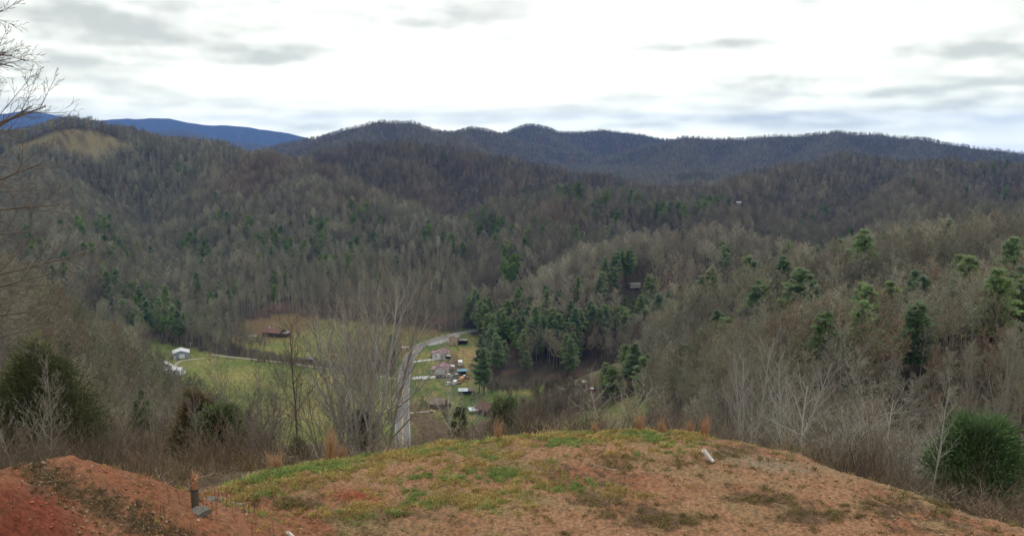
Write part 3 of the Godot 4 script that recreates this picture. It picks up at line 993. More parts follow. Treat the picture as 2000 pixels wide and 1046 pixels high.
	for k in 4:
		var a: Color = [Color(1.0, 1.0, 1.0), Color(0.72, 0.8, 0.85), Color(1.25, 1.1, 0.75), Color(1.2, 1.2, 1.1)][k]
		tones.append(mat("needle tone %d" % k, 0.132 * a.r, 0.205 * a.g, 0.05 * a.b, 0.7, false, 0.5))
	var words := ["green", "dark green", "yellowish", "bright green"]
	var bark := mat("pine trunk", 0.12, 0.095, 0.075)
	var parts_of := []
	for k in kinds: parts_of.append([k[0].mesh(), k[1].mesh()])
	var lists := []
	var own_pines := []
	for k in 3: lists.append([])
	for k in all.size():
		var e: Array = all[k]
		var q := px_of(e[1] + Vector3(0, 12, 0))
		if k < 260:
			var size: String = "tall" if e[3] > 0.95 else ("small" if e[3] < 0.72 else "mid-sized")
			var t := thing("pine_tree", "%s %s pine %s" % [size, words[e[5]], where_in_valley(q)], "pine tree", e[1] - Vector3(0, 0.3, 0), e[4], "pines " + where_in_valley(q))
			var wide: float = e[3] * (1.0 if -e[1].z > 420.0 else 1.3)
			t.scale = Vector3(wide, e[3], wide)
			own_pines.append(t)
			part(t, "trunk", parts_of[e[2]][0], bark)
			part(t, "crown", parts_of[e[2]][1], tones[e[5]])
		else:
			var c: Color = [Color(1.0, 1.0, 1.0), Color(0.72, 0.8, 0.85), Color(1.2, 1.15, 0.8), Color(0.9, 0.95, 0.9)][e[5]]
			lists[e[2] % 3].append([Transform3D(Basis(Vector3.UP, e[4]).scaled(Vector3.ONE * e[3] * 1.1), e[1]), c])
	single_out(own_pines)
	var far := mass("distant_pines")
	for k in 3: many(far, "pine_mass", two_part(small_kinds[k][0], small_kinds[k][1], pine_wood, pine_leaf), lists[k])

# ---------------------------------------------------------------- near plants
func near_tree(label: String, px: float, top: float, d: float, seed_: int, stems: int, lean: float, o: Dictionary, bark: Material, twigs: Material, group := "", called := "bare_tree") -> void:
	rng.seed = seed_
	var at := at_depth(px, d)
	var h := P(px, top, d).y - at.y
	var wood := MB.new()
	var twig := MB.new()
	var t := thing(called, label, "tree" if called != "bare_shrub" else "shrub", at - Vector3(0, 0.08, 0), 0.0, group)
	for k in stems:
		var a := TAU * k / stems + rand(-0.4, 0.4)
		var l: float = o.get("spread", 0.3) if stems > 1 else 0.0
		var dir := Vector3(cos(a) * l * rand(0.5, 1.2) + lean, 1.0, sin(a) * l * rand(0.5, 1.2)).normalized()
		grow(wood, twig, Vector3(cos(a), 0, sin(a)) * 0.06 * (stems - 1), dir, h * rand(0.82, 1.0) if k > 0 else h, o.get("r", 0.011) * h, 0, o)
	part(t, "trunk", wood.mesh(), bark)
	part(t, "twigs", twig.mesh(), twigs).set_meta("kind", "stuff")

func evergreen(called: String, label: String, px: float, d: float, top: float, half_px: float, n: int, size: float, pointed: float, lobes: int, leafm: Material, seed_: int, bottom := -1.0) -> void:
	rng.seed = seed_
	var at := at_depth(px, d)
	if bottom > 0.0: at.y = minf(at.y, P(px, bottom, d).y)
	var h := P(px, top, d).y - at.y
	var e := dense_evergreen(h, half_px * d / F, n, size, pointed, lobes)
	var t := thing(called, label, "evergreen", at)
	part(t, "trunk", e[0].mesh(), mat("cedar bark", 0.13, 0.09, 0.065))
	part(t, "foliage", e[1].mesh(), leafm)

func near_plants() -> void:
	var pale := mat("pale bark", 0.37, 0.35, 0.305)
	var pale_twig := mat("pale twigs", 0.24, 0.22, 0.185)
	var grey := mat("near grey bark", 0.23, 0.205, 0.17)
	var grey_twig := mat("near grey twigs", 0.18, 0.145, 0.115)
	var dark := mat("dark bark", 0.10, 0.085, 0.07)
	var dark_twig := mat("dark twigs", 0.13, 0.10, 0.08)
	var red_twig := mat("reddish twigs", 0.20, 0.12, 0.085)
	var big := {"n": [16, 7, 6, 4], "ang": [38, 40, 38, 35], "ratio": [0.4, 0.42, 0.5, 0.55], "bare": [0.24, 0.2, 0.15, 0.1], "up": 0.4, "wob": 0.1, "tw": 0.014, "r": 0.0105, "spread": 0.19}
	var slim := {"n": [16, 7, 6], "ang": [45, 42, 38], "ratio": [0.36, 0.45, 0.55], "bare": [0.3, 0.2, 0.1], "up": 0.35, "wob": 0.1, "tw": 0.011, "r": 0.009, "spread": 0.3}
	var thin := {"n": [18, 6, 5], "ang": [46, 42, 38], "ratio": [0.24, 0.45, 0.55], "bare": [0.3, 0.2, 0.1], "up": 0.4, "wob": 0.1, "tw": 0.009, "r": 0.0085}
	var bushy := {"n": [13, 7, 5], "ang": [34, 38, 36], "ratio": [0.42, 0.5, 0.55], "bare": [0.1, 0.15, 0.1], "up": 0.45, "wob": 0.12, "tw": 0.011, "r": 0.007, "spread": 0.42}
	var low := {"n": [14, 8, 5], "ang": [58, 48, 42], "ratio": [0.6, 0.5, 0.55], "bare": [0.1, 0.12, 0.1], "up": 0.12, "wob": 0.2, "tw": 0.011, "r": 0.013, "spread": 0.6}
	near_tree("big pale many-stemmed tree in front of the valley road", 706, 572, 38, 1, 5, -0.02, big, pale, grey_twig)
	near_tree("tree with reddish fine twigs behind the big pale tree", 690, 556, 62, 2, 2, -0.02, big, grey, red_twig)
	near_tree("reddish-twigged tree rising right of the big pale tree", 738, 575, 66, 3, 2, -0.03, big, grey, red_twig)
	near_tree("dark slender tree standing before the grassy field", 576, 640, 27, 4, 1, 0.02, slim, dark, dark_twig)
	near_tree("pale straight sapling in front of the dark cedar", 82, 690, 22, 5, 1, -0.01, thin, grey, pale_twig)
	near_tree("thin grey sapling between the cedar and the brown juniper", 226, 745, 22, 6, 1, 0.0, slim, grey, grey_twig)
	near_tree("thin pale sapling rising before the brown juniper", 377, 765, 25, 7, 1, 0.02, slim, grey, grey_twig)
	near_tree("crooked dark shrub at the near corner of the field", 455, 770, 33, 8, 3, 0.1, low, dark, dark_twig, "", "bare_shrub")
	near_tree("brown bushy tree left of the dark slender tree", 500, 690, 36, 9, 5, 0.0, bushy, grey, grey_twig)
	near_tree("brown bushy tree just right of the dark slender tree", 640, 715, 36, 10, 5, 0.0, bushy, grey, grey_twig)
	near_tree("low brown tree close to the left side of the field", 530, 730, 42, 11, 5, 0.0, bushy, grey, grey_twig)
	near_tree("slim pale tree standing in front of the houses", 884, 690, 40, 12, 1, 0.0, slim, pale, pale_twig)
	near_tree("leaning pale sapling beside the slim tree before the houses", 905, 760, 39, 13, 1, 0.22, slim, pale, pale_twig)
	near_tree("pale gnarled tree at the right end of the creek strip", 1195, 742, 36, 15, 3, 0.05, low, pale, pale_twig)
	near_tree("grey shrub behind the highest point of the clay hilltop", 1150, 790, 33, 16, 4, -0.1, bushy, grey, grey_twig, "", "bare_shrub")
	near_tree("tall pale fan-shaped tree behind the white pipe", 1462, 672, 52, 17, 3, 0.0, big, pale, grey_twig)
	near_tree("grey bushy tree left of the fan-shaped pale tree", 1420, 715, 58, 18, 3, 0.0, bushy, grey, grey_twig)
	near_tree("white-limbed tree right of the fan-shaped pale tree", 1545, 690, 46, 19, 3, 0.02, slim, pale, pale_twig)
	near_tree("pale tree with long limbs sweeping to the right", 1578, 720, 40, 20, 3, 0.5, low, pale, pale_twig)
	near_tree("low sprawling pale tree behind the right edge of the clay", 1735, 775, 34, 21, 5, 0.0, low, pale, pale_twig)
	near_tree("sprawling shrub left of the slender white tree", 1790, 800, 30, 22, 4, 0.1, low, grey, pale_twig, "", "bare_shrub")
	near_tree("slender white-barked tree left of the round green bush", 1838, 745, 25, 23, 1, 0.01, thin, pale, pale_twig)
	near_tree("leaning white sapling touching the round green bush", 1856, 815, 27, 24, 1, 0.55, slim, pale, pale_twig)
	near_tree("grey tree above the round green bush", 1945, 700, 60, 25, 2, 0.0, big, grey, grey_twig)
	near_tree("grey tree right of the white-limbed tree", 1640, 690, 72, 26, 2, 0.0, big, grey, grey_twig)
	near_tree("thin tree at the left end of the near wood", 1365, 740, 62, 27, 2, 0.0, slim, grey, grey_twig)
	near_tree("brown bush behind the left tuft of orange grass", 690, 800, 30, 28, 5, 0.0, bushy, grey, grey_twig, "", "bare_shrub")
	near_tree("grey brown bush in front of the roofs by the lower drive", 985, 800, 34, 30, 5, 0.0, bushy, grey, dark_twig, "", "bare_shrub")
	near_tree("bush with pale seed heads behind the crest of the hilltop", 1060, 800, 33, 31, 5, 0.0, bushy, grey, dark_twig, "", "bare_shrub")
	near_tree("grey sapling standing between cedar and field edge", 300, 735, 34, 32, 2, 0.0, slim, grey, grey_twig)
	near_tree("thin sapling just left of the brown juniper", 340, 742, 36, 33, 2, 0.0, slim, grey, grey_twig)
	near_tree("grey bush right of the green juniper", 470, 800, 26, 34, 5, 0.0, bushy, grey, grey_twig, "", "bare_shrub")
	near_tree("grey sapling at the left edge before the cedar", 22, 740, 24, 35, 2, 0.0, slim, grey, pale_twig)
	# the tall tree whose limbs reach in at the left edge
	rng.seed = 91
	var at := at_depth(-190, 13.0)
	var t := thing("bare_tree", "tall tree whose bare limbs reach in at the left edge", "tree", at)
	var wood := MB.new()
	var twig := MB.new()
	var o := {"n": [9, 7, 5], "ang": [38, 36, 34], "ratio": [0.5, 0.5, 0.55], "bare": [0.15, 0.12, 0.1], "up": 0.12, "wob": 0.1, "tw": 0.006}
	var trunk := PackedVector3Array()
	for k in 6: trunk.push_back(Vector3(0.12 * sin(k * 1.3), 2.3 * k, 0.1 * cos(k * 1.7)))
	wood.tube(trunk, PackedFloat32Array([0.2, 0.17, 0.14, 0.11, 0.08, 0.04]), 8)
	for k in [[120, 95, 20, 5], [60, 150, 25, 0], [330, 200, 100, -0.6], [370, 215, 60, 0.5], [420, 400, 110, 0.3], [440, 330, 90, -0.8], [580, 512, 165, 0.4], [610, 540, 130, -0.5], [690, 640, 95, 0.3], [480, 455, 60, 1.0], [640, 600, 60, 0.8], [250, 110, 15, 0.4], [30, 40, 10, 0.2]]:
		var a := P(-190, k[0], 13.0) - at
		a = Vector3(a.x, a.y, 0.0)
		var e := P(k[2], k[1], 13.0 + minf(k[3], 1.0)) - at
		grow(wood, twig, Vector3(0, a.y, 0), (e - Vector3(0, a.y, 0)).normalized(), (e - Vector3(0, a.y, 0)).length(), 0.035, 0, o)
	part(t, "trunk", wood.mesh(), mat("edge bark", 0.15, 0.125, 0.105))
	part(t, "twigs", twig.mesh(), mat("edge twigs", 0.15, 0.12, 0.1)).set_meta("kind", "stuff")
	# evergreens on the near slope
	var cedar := mat("cedar needles", 0.085, 0.095, 0.028, 0.8, false, 0.2)
	var brownish := mat("brownish juniper needles", 0.125, 0.092, 0.036, 0.8, false, 0.2)
	var green := mat("juniper needles", 0.085, 0.12, 0.035, 0.8, false, 0.2)
	var deep := mat("bush needles", 0.078, 0.145, 0.04, 0.75, false, 0.2)
	evergreen("cedar_tree", "large dark green cedar at the left edge", 70, 40, 652, 112, 36000, 0.18, 1.0, 170, cedar, 41, 835.0)
	evergreen("juniper", "brownish pointed juniper by the near corner of the field", 376, 31, 752, 46, 9000, 0.17, 1.0, 60, brownish, 42)
	evergreen("juniper", "round green juniper right of the brownish one", 418, 29, 800, 42, 8000, 0.16, 0.0, 50, green, 43)
	evergreen("juniper", "small green juniper right of the big cedar", 268, 60, 748, 20, 3500, 0.24, 1.0, 30, deep, 44)
	evergreen("evergreen_bush", "big round dark green bush at the right edge", 1924, 27, 822, 78, 17000, 0.14, 0.0, 52, deep, 45)
	evergreen("evergreen_bush", "green ivy-covered stump at the foot of the dark slender tree", 577, 26.6, 850, 20, 3500, 0.12, 1.0, 26, green, 46)
	evergreen("evergreen_bush", "green bush in front of the houses and the slim tree", 896, 41, 792, 17, 1800, 0.16, 0.0, 22, green, 47)
	evergreen("evergreen_bush", "dark green bush at the base of the big pale tree", 700, 40, 800, 26, 3500, 0.2, 0.0, 30, cedar, 48)
	evergreen("evergreen_bush", "green bush beside the brown-roofed house", 985, 120, 776, 30, 5000, 0.5, 0.0, 40, green, 49)

func stems_clump(n: int, h: float, w: float, bend: float, side: int, spread: float) -> MB:
	var m := MB.new()
	for k in n:
		var a := rand(0, TAU)
		var p := Vector3(cos(a), 0, sin(a)) * rand(0, spread)
		var d := Vector3(rand(-bend, bend), 1.0, rand(-bend, bend)).normalized()
		var l := h * rand(0.5, 1.1)
		var s := around(d, PI / 2, rand(0, TAU))
		var mid := p + d * l * 0.5
		var e := mid + (d + Vector3(rand(-bend, bend), rand(-bend, 0.1), rand(-bend, bend))).normalized() * l * 0.5
		m.ribbon(p, mid, e, w * rand(0.7, 1.3), s)
		for j in side:
			var t := rand(0.3, 0.95)
			var q := p.lerp(mid, t * 2.0) if t < 0.5 else mid.lerp(e, t * 2.0 - 1.0)
			var d2 := (d + Vector3(rand(-0.9, 0.9), rand(-0.1, 0.5), rand(-0.9, 0.9))).normalized()
			var l2 := l * rand(0.12, 0.35)
			m.ribbon(q, q + d2 * l2 * 0.5, q + d2 * l2 + Vector3(0, -0.1, 0) * l2, w * 0.6, around(d2, PI / 2, rand(0, TAU)))
	return m

func undergrowth() -> void:
	rng.seed = 900
	var m := mat("dead stems", 0.155, 0.13, 0.10, 0.95, true)
	var kinds := []
	for k in 4: kinds.append(stems_clump(26, [1.5, 1.9, 1.2, 1.7][k], 0.013, 0.35, 4, 0.7).mesh())
	var straw := []
	for k in 2: straw.append(stems_clump(60, 0.7, 0.012, 0.5, 0, 0.5).mesh())
	var lists := [[], [], [], []]
	var straw_lists := [[], []]
	var r := 13.0
	while r < 170.0:
		var s := 0.75 if r < 36.0 else lerpf(0.75, 3.0, clampf((r - 36.0) / 80.0, 0, 1))
		var n := int(1.3 * r / s)
		for k in n:
			var az := -0.65 + 1.3 * (k + rng.randf()) / n
			var rr := r + s * rand(-0.5, 0.5)
			var e := rr - pad_edge(az)
			if e < (0.9 if az > -0.2 else 0.15): continue
			var p := on_ground(rr * sin(az), -rr * cos(az))
			if rad_to_deg(az) < -12.0 and ridge_h(mound, p.x, p.z) > p.y - 0.12: continue
			var deg := rad_to_deg(az)
			var patch := noise_b.get_noise_2d(p.x * 3.0, p.z * 3.0)
			var gap := noise_a.get_noise_2d(p.x * 14.0 + 33.0, p.z * 14.0)
			if gap < -0.16 and rng.randf() < 0.75: continue
			var hh := 0.75 + clampf(gap * 1.6, -0.35, 0.6)
			if deg > -17.0 and deg < 8.0: hh *= 0.6
			if deg > 24.0 and r < 27.0: hh *= 0.4
			if e < 4.0: hh *= lerpf(0.45, 1.0, e / 4.0)
			hh *= rand(0.7, 1.25) * (1.0 + 0.4 * patch)
			if r > 36.0: hh *= 1.0 + (r - 36.0) * 0.004
			var wide := rand(0.9, 1.3) * (1.0 if r < 36.0 else s / 0.75 * 0.8)
			var b := rand(0.7, 1.3)
			var c: Color = Color(0.85, 0.78, 0.72).lerp(Color(1.15, 1.1, 0.98), pow(rng.randf(), 1.7))
			if patch > 0.2: c = Color(1.02, 0.82, 0.72)
			c = Color(c.r * b, c.g * b, c.b * b)
			if rng.randf() < 0.72: lists[rng.randi() % 4].append([Transform3D(Basis(Vector3.UP, rand(0, TAU)).scaled(Vector3(wide, hh, wide)), p), c])
			else: straw_lists[rng.randi() % 2].append([Transform3D(Basis(Vector3.UP, rand(0, TAU)).scaled(Vector3(wide, hh, wide)), p), Color(1.5 * b, 1.35 * b, 0.9 * b)])
		r += s
	var o := mass("undergrowth")
	for k in 4: many(o, "dead_stems", kinds[k], lists[k], m)
	for k in 2: many(o, "dry_grass", straw[k], straw_lists[k], m)
	# scrub in the valley bottom, along the creek and the field edges
	var bush := []
	for k in 3: bush.append(scrub_oak(6.0))
	var bl := [[], [], []]
	for line in [[440, 668, 480, 698, 5, 40], [480, 700, 640, 719, 7, 90], [640, 719, 775, 735, 7, 70], [285, 664, 440, 690, 5, 60], [700, 670, 775, 720, 22, 80], [640, 690, 700, 690, 14, 30], [420, 660, 520, 672, 10, 40], [940, 740, 1000, 770, 14, 40], [1000, 762, 1100, 750, 8, 40], [990, 800, 1150, 790, 16, 160], [1010, 815, 1090, 805, 14, 120], [1040, 770, 1160, 755, 8, 60], [1060, 780, 1180, 760, 8, 40], [800, 760, 830, 800, 10, 14], [860, 790, 880, 830, 14, 12], [780, 680, 783, 760, 5, 20], [1150, 800, 1200, 760, 14, 40], [500, 660, 600, 655, 14, 14]]:
		for k in line[5]:
			var t := rng.randf()
			var p := hit(lerpf(line[0], line[2], t) + rng.randfn() * line[4] * 0.4, lerpf(line[1], line[3], t) + rng.randfn() * line[4] * 0.4, 200.0)
			if not p.is_finite(): continue
			if road_dist(p.x, p.z) < 7.0: continue
			var sc := rand(0.3, 1.1)
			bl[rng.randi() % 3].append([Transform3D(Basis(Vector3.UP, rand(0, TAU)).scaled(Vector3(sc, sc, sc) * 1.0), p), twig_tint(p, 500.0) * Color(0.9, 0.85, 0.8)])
	var scrub := mass("creekside_scrub")
	for k in 3: many(scrub, "bushes", two_part(bush[k][0], bush[k][1], bare_wood, bare_twig), bl[k])

func pad_cover() -> void:
	rng.seed = 321
	# turf, dead leaves, clods and pebbles on the clay
	var m := mat("turf", 0.36, 0.335, 0.14, 0.9, true, 0.3)
	var kinds := []
	for k in 3: kinds.append(stems_clump(22, 0.085, 0.009, 0.8, 0, 0.12).mesh())
	var lists := [[], [], []]
	var n_try := 120000
	for k in n_try:
		var az := rand(-0.45, 0.58)
		var e := pad_edge(az)
		var r := sqrt(rand(12.5 * 12.5, (e + 1.0) * (e + 1.0)))
		var x := r * sin(az)
		var z := -r * cos(az)
		var p := on_ground(x, z)
		var g := grass_share(p, r, az)
		var fine := noise_b.get_noise_2d(x * 85.0, z * 85.0)
		var clump := fine + 0.5 * noise_b.get_noise_2d(x * 24.0, z * 24.0)
		var dead := matted(px_of(p))
		if clump < lerpf(0.5, -0.02, maxf(g, dead * 0.8)): continue
		if rng.randf() > 0.15 + 0.85 * maxf(g, dead * 0.6): continue
		var fresh := noise_a.get_noise_2d(x * 60.0 + 500.0, z * 60.0) + 0.16 * rng.randfn() + (g - 0.75) * 0.3
		var c := Color(1.35, 1.12, 1.05).lerp(Color(0.95, 0.70, 0.6), rng.randf())
		if fresh > -0.01: c = Color(1.0, 1.02, 0.75)
		if fresh > 0.08: c = Color(0.60, 0.86, 0.62)
		if dead > g: c = Color(0.45, 0.36, 0.4).lerp(Color(0.8, 0.68, 0.7), rng.randf())
		var b := rand(0.65, 1.3)
		var sc := rand(0.6, 1.35)
		if r > e - 1.2: sc *= 1.25
		lists[k % 3].append([Transform3D(Basis(Vector3.UP, rand(0, TAU)).scaled(Vector3(sc, sc * rand(0.6, 1.2), sc)), p), Color(c.r * b, c.g * b, c.b * b)])
	# dark dead tufts scattered over the bare soil
	for k in 5000:
		var az := rand(-0.45, 0.58)
		var r := sqrt(rand(12.5 * 12.5, pow(pad_edge(az), 2.0)))
		var p := on_ground(r * sin(az), -r * cos(az))
		if noise_b.get_noise_2d(p.x * 20.0, p.z * 20.0) < rand(-0.2, 0.3): continue
		var sc := rand(0.3, 0.7)
		var b := rand(0.25, 0.5)
		lists[k % 3].append([Transform3D(Basis(Vector3.UP, rand(0, TAU)).scaled(Vector3(sc, sc * 0.7, sc)), p), Color(b * 1.1, b * 0.85, b)])
	# weeds on the clay heap
	for k in 7000:
		var az := rand(-0.56, -0.28)
		var r := rand(10.5, 16.0)
		var p := on_ground(r * sin(az), -r * cos(az))
		if rng.randf() > weed_band(px_of(p)) * 0.75: continue
		var sc := rand(0.5, 1.1)
		var b := rand(0.4, 0.9)
		lists[k % 3].append([Transform3D(Basis(Vector3.UP, rand(0, TAU)).scaled(Vector3(sc, sc * rand(0.6, 1.5), sc)), p), Color(b * 0.8, b * 0.66, b * 0.85)])
	var o := mass("grass")
	for k in 3: many(o, "turf", kinds[k], lists[k], m)
	# leaves
	var leaf := MB.new()
	leaf.tri(Vector3(-0.03, 0.005, 0), Vector3(0, 0.02, 0.055), Vector3(0.03, 0.004, 0.0))
	leaf.tri(Vector3(-0.03, 0.005, 0), Vector3(0.03, 0.004, 0.0), Vector3(0.005, 0.025, -0.05))
	var ll := []
	for k in 9000:
		var az := rand(-0.55, 0.58)
		var e := pad_edge(az)
		var r := sqrt(rand(10.5 * 10.5, (e + 1.6) * (e + 1.6)))
		var p := on_ground(r * sin(az), -r * cos(az))
		var q := px_of(p)
		var keep := 0.10
		if Geometry2D.is_point_in_polygon(q, poly([100, 950, 220, 955, 260, 985, 330, 1046, 140, 1046])): keep = 1.0
		if Geometry2D.is_point_in_polygon(q, poly([380, 985, 480, 970, 520, 1010, 400, 1020])): keep = 1.0
		if q.x > 1400.0 and r > e - 2.5: keep = 0.6
		if rng.randf() > keep: continue
		var b := rand(0.6, 1.3)
		ll.append([Transform3D(Basis.from_euler(Vector3(rand(-0.5, 0.5), rand(0, TAU), rand(-0.5, 0.5))).scaled(Vector3.ONE * rand(0.4, 0.85)), p + Vector3(0, 0.006, 0)), Color(0.24 * b, 0.165 * b, 0.105 * b)])
	for k in 5000:
		var az := rand(-0.56, -0.28)
		var r := rand(10.5, 16.0)
		var p := on_ground(r * sin(az), -r * cos(az))
		if rng.randf() > weed_band(px_of(p)) * 0.6: continue
		var b := rand(0.5, 1.25)
		ll.append([Transform3D(Basis.from_euler(Vector3(rand(-0.5, 0.5), rand(0, TAU), rand(-0.5, 0.5))).scaled(Vector3.ONE * rand(0.4, 0.85)), p + Vector3(0, 0.02, 0)), Color(0.25 * b, 0.175 * b, 0.115 * b)])
	var stalks := []
	for k in 150:
		var az := rand(-0.56, -0.27)
		var r := rand(11.0, 16.0)
		var p := on_ground(r * sin(az), -r * cos(az))
		if ridge_h(mound, p.x, p.z) < p.y - 0.5: continue
		var sc := rand(0.35, 0.7)
		stalks.append([Transform3D(Basis(Vector3.UP, rand(0, TAU)).scaled(Vector3(sc, sc, sc)), p), Color(0.7, 0.62, 0.6)])
	many(mass("dead_weeds"), "stalks", stems_clump(2, 1.0, 0.011, 0.12, 5, 0.1).mesh(), stalks, mat("dead stems", 1, 1, 1))
	var lo := mass("fallen_leaves")
	many(lo, "leaf_litter", leaf.mesh(), ll, mat("dead leaves", 1, 1, 1, 0.9, true))
	# clods
	var clod := MB.new()
	var ring := []
	for k in 6: ring.append(Vector3(cos(k * TAU / 6) * rand(0.7, 1.2), rand(-0.1, 0.25), sin(k * TAU / 6) * rand(0.7, 1.2)))
	for k in 6:
		clod.tri(ring[k], Vector3(0.1, 0.75, 0.05), ring[(k + 1) % 6])
		clod.tri(ring[k], ring[(k + 1) % 6], Vector3(0, -0.5, 0))
	var cl := []
	for k in 9000:
		var az := rand(-0.6, 0.58)
		var e := pad_edge(az)
		var r := sqrt(rand(10.5 * 10.5, (e + 0.6) * (e + 0.6)))
		var p := on_ground(r * sin(az), -r * cos(az))
		var on_mound := ridge_h(mound, p.x, p.z) > p.y - 0.4
		if not on_mound and rng.randf() < 0.55: continue
		var sc := 0.009 + 0.022 * pow(rng.randf(), 5.0)
		var b := rand(0.7, 1.25)
		var c := Color(0.33, 0.17, 0.1) if not on_mound else Color(0.32, 0.12, 0.065)
		if rng.randf() < 0.06: c = Color(0.5, 0.42, 0.34)
		cl.append([Transform3D(Basis.from_euler(Vector3(rand(-0.3, 0.3), rand(0, TAU), rand(-0.3, 0.3))).scaled(Vector3(sc, sc * 0.8, sc)), p), Color(c.r * b, c.g * b, c.b * b)])
	var co := mass("gravel")
	many(co, "clods", clod.mesh(), cl, mat("clods", 1, 1, 1, 1.0, true))
	# orange broomsedge
	var sedge := mat("broomsedge", 0.42, 0.235, 0.115, 0.9, false, 0.3)
	var spots := [[641, 0.4, 0.95, "tallest orange broomsedge tuft at the left edge of the hilltop"], [973, 0.5, 0.55, "thin orange grass tuft on the crest before the houses"], [1252, 0.5, 0.5, "orange grass tuft on the highest part of the crest"], [1297, 0.6, 0.42, "short orange grass tuft right of the highest one"], [1380, 0.5, 0.62, "upright orange grass tuft behind the white pipe"], [1352, 0.6, 0.4, "faint orange grass tuft left of the upright one"], [528, 0.8, 0.6, "drooping straw grass tuft at the hilltop's left foot"], [1165, 0.6, 0.3, "low orange grass tuft left of the highest part of the crest"], [662, 1.2, 0.5, "small orange grass tuft beside the tallest one"]]
	for k in spots:
		var v := P(k[0], 700, 1.0)
		var az := atan2(v.x, -v.z)
		var r: float = pad_edge(az) + k[1]
		var st := stems_clump(int(70 + 60 * k[2]), k[2], 0.011, 0.16 if k[0] != 528 else 0.5, 1, 0.09 + 0.06 * k[2])
		var t := thing("grass_tuft", k[3], "grass tuft", on_ground(r * sin(az), -r * cos(az)) - Vector3(0, 0.03, 0), 0.0, "broomsedge tufts along the hilltop edge")
		part(t, "blades", st.mesh(), sedge)
	# bleached dead branches in the brush behind the mound
	var bleached := mat("bleached wood", 0.42, 0.36, 0.29)
	for k in [[270, 905, 17.0, 0.5, "forked bleached branch lying in the brush behind the mound"], [60, 860, 19.0, -0.4, "bleached dead branch standing in the brush at the left"], [330, 930, 17.2, 0.9, "low bleached branch in the brush right of the forked one"], [20, 890, 17.5, 0.6, "pale dead branch leaning at the left edge of the brush"]]:
		rng.seed = int(k[0])
		var w := MB.new()
		grow(w, w, Vector3.ZERO, Vector3(k[3], 0.8, 0.1).normalized(), 0.8, 0.012, 0, {"n": [6, 4], "ang": [45, 40], "ratio": [0.55, 0.5], "bare": [0.2, 0.2], "up": 0.1, "wob": 0.3, "tw": 0.012})
		var t := thing("dead_branch", k[4], "branch", at_depth(k[0], k[2]), 0.0, "bleached branches in the brush")
		part(t, "wood", w.mesh(), bleached)

# ---------------------------------------------------------------- road and tracks
func smooth_line(a: PackedVector2Array, step: float) -> PackedVector2Array:
	var c := Curve2D.new()
	for k in a.size():
		var p := a[maxi(k - 1, 0)]
		var n := a[mini(k + 1, a.size() - 1)]
		var t := (n - p) / 6.0
		c.add_point(a[k], -t, t)
	c.bake_interval = step
	return c.get_baked_points()

func strip(line: PackedVector2Array, from: float, to: float, lift: float) -> ArrayMesh:
	# a sheet laid along a line on the ground, between two offsets from its middle
	var m := MB.new()
	for k in line.size():
		var t := (line[mini(k + 1, line.size() - 1)] - line[maxi(k - 1, 0)]).normalized()
		var s := Vector2(-t.y, t.x)
		for e in [from, to]:
			var q: Vector2 = line[k] + s * e
			var y := maxf(ground(q.x, q.y), ground(line[k].x, line[k].y)) + lift
			m.v.push_back(Vector3(q.x, y, q.y))
			m.n.push_back(Vector3.UP)
		if k > 0:
			var b := k * 2
			for j in [b - 2, b, b - 1, b, b + 1, b - 1]: m.i.push_back(j)
	return m.mesh()

func roads() -> void:
	var asphalt := mat("worn asphalt", 0.235, 0.225, 0.215, 0.95)
	asphalt.albedo_texture = grain_texture(12, 0.05, 0.6)
	asphalt.uv1_triplanar = true; asphalt.uv1_world_triplanar = true; asphalt.uv1_scale = Vector3(0.08, 0.08, 0.08)
	var line := smooth_line(road_line, 2.5)
	var o := single("road", strip(line, -3.5, 3.5, ROAD_LIFT), asphalt, "", "", "", "structure")
	var white := mat("road white", 0.46, 0.46, 0.44)
	var yellow := mat("road yellow", 0.45, 0.32, 0.10)
	part(o, "edge_line", strip(line, -3.2, -3.05, ROAD_LIFT + 0.02), white)
	part(o, "edge_line", strip(line, 3.05, 3.2, ROAD_LIFT + 0.02), white)
	part(o, "centre_line", strip(line, -0.28, -0.1, ROAD_LIFT + 0.02), yellow)
	part(o, "centre_line", strip(line, 0.1, 0.28, ROAD_LIFT + 0.02), yellow)
	var gravel := mat("pale gravel", 0.42, 0.42, 0.42, 1.0)
	var dirt := mat("dirt track", 0.30, 0.27, 0.22, 1.0)
	for k in [["driveway", [807, 707, 825, 704, 845, 702, 872, 700], 1.8, gravel], ["driveway", [804, 739, 820, 737, 845, 736, 866, 737], 2.6, gravel], ["driveway", [797, 678, 782, 677], 1.7, gravel], ["driveway", [794, 808, 815, 806, 835, 804, 850, 803], 1.0, dirt],
			["farm_track", [412, 692, 450, 697, 500, 702, 560, 709, 640, 720, 720, 732, 785, 741], 1.3, dirt], ["farm_track", [340, 722, 344, 710, 356, 704, 380, 701, 400, 699], 1.0, dirt], ["gravel_apron", [832, 673, 850, 670, 872, 664, 884, 661], 4.5, mat("grey apron", 0.26, 0.26, 0.26, 1.0)]]:
		single(k[0], strip(smooth_line(plan(k[1]), 1.5), -k[2], k[2], 0.07), k[3], "", "", "", "structure")

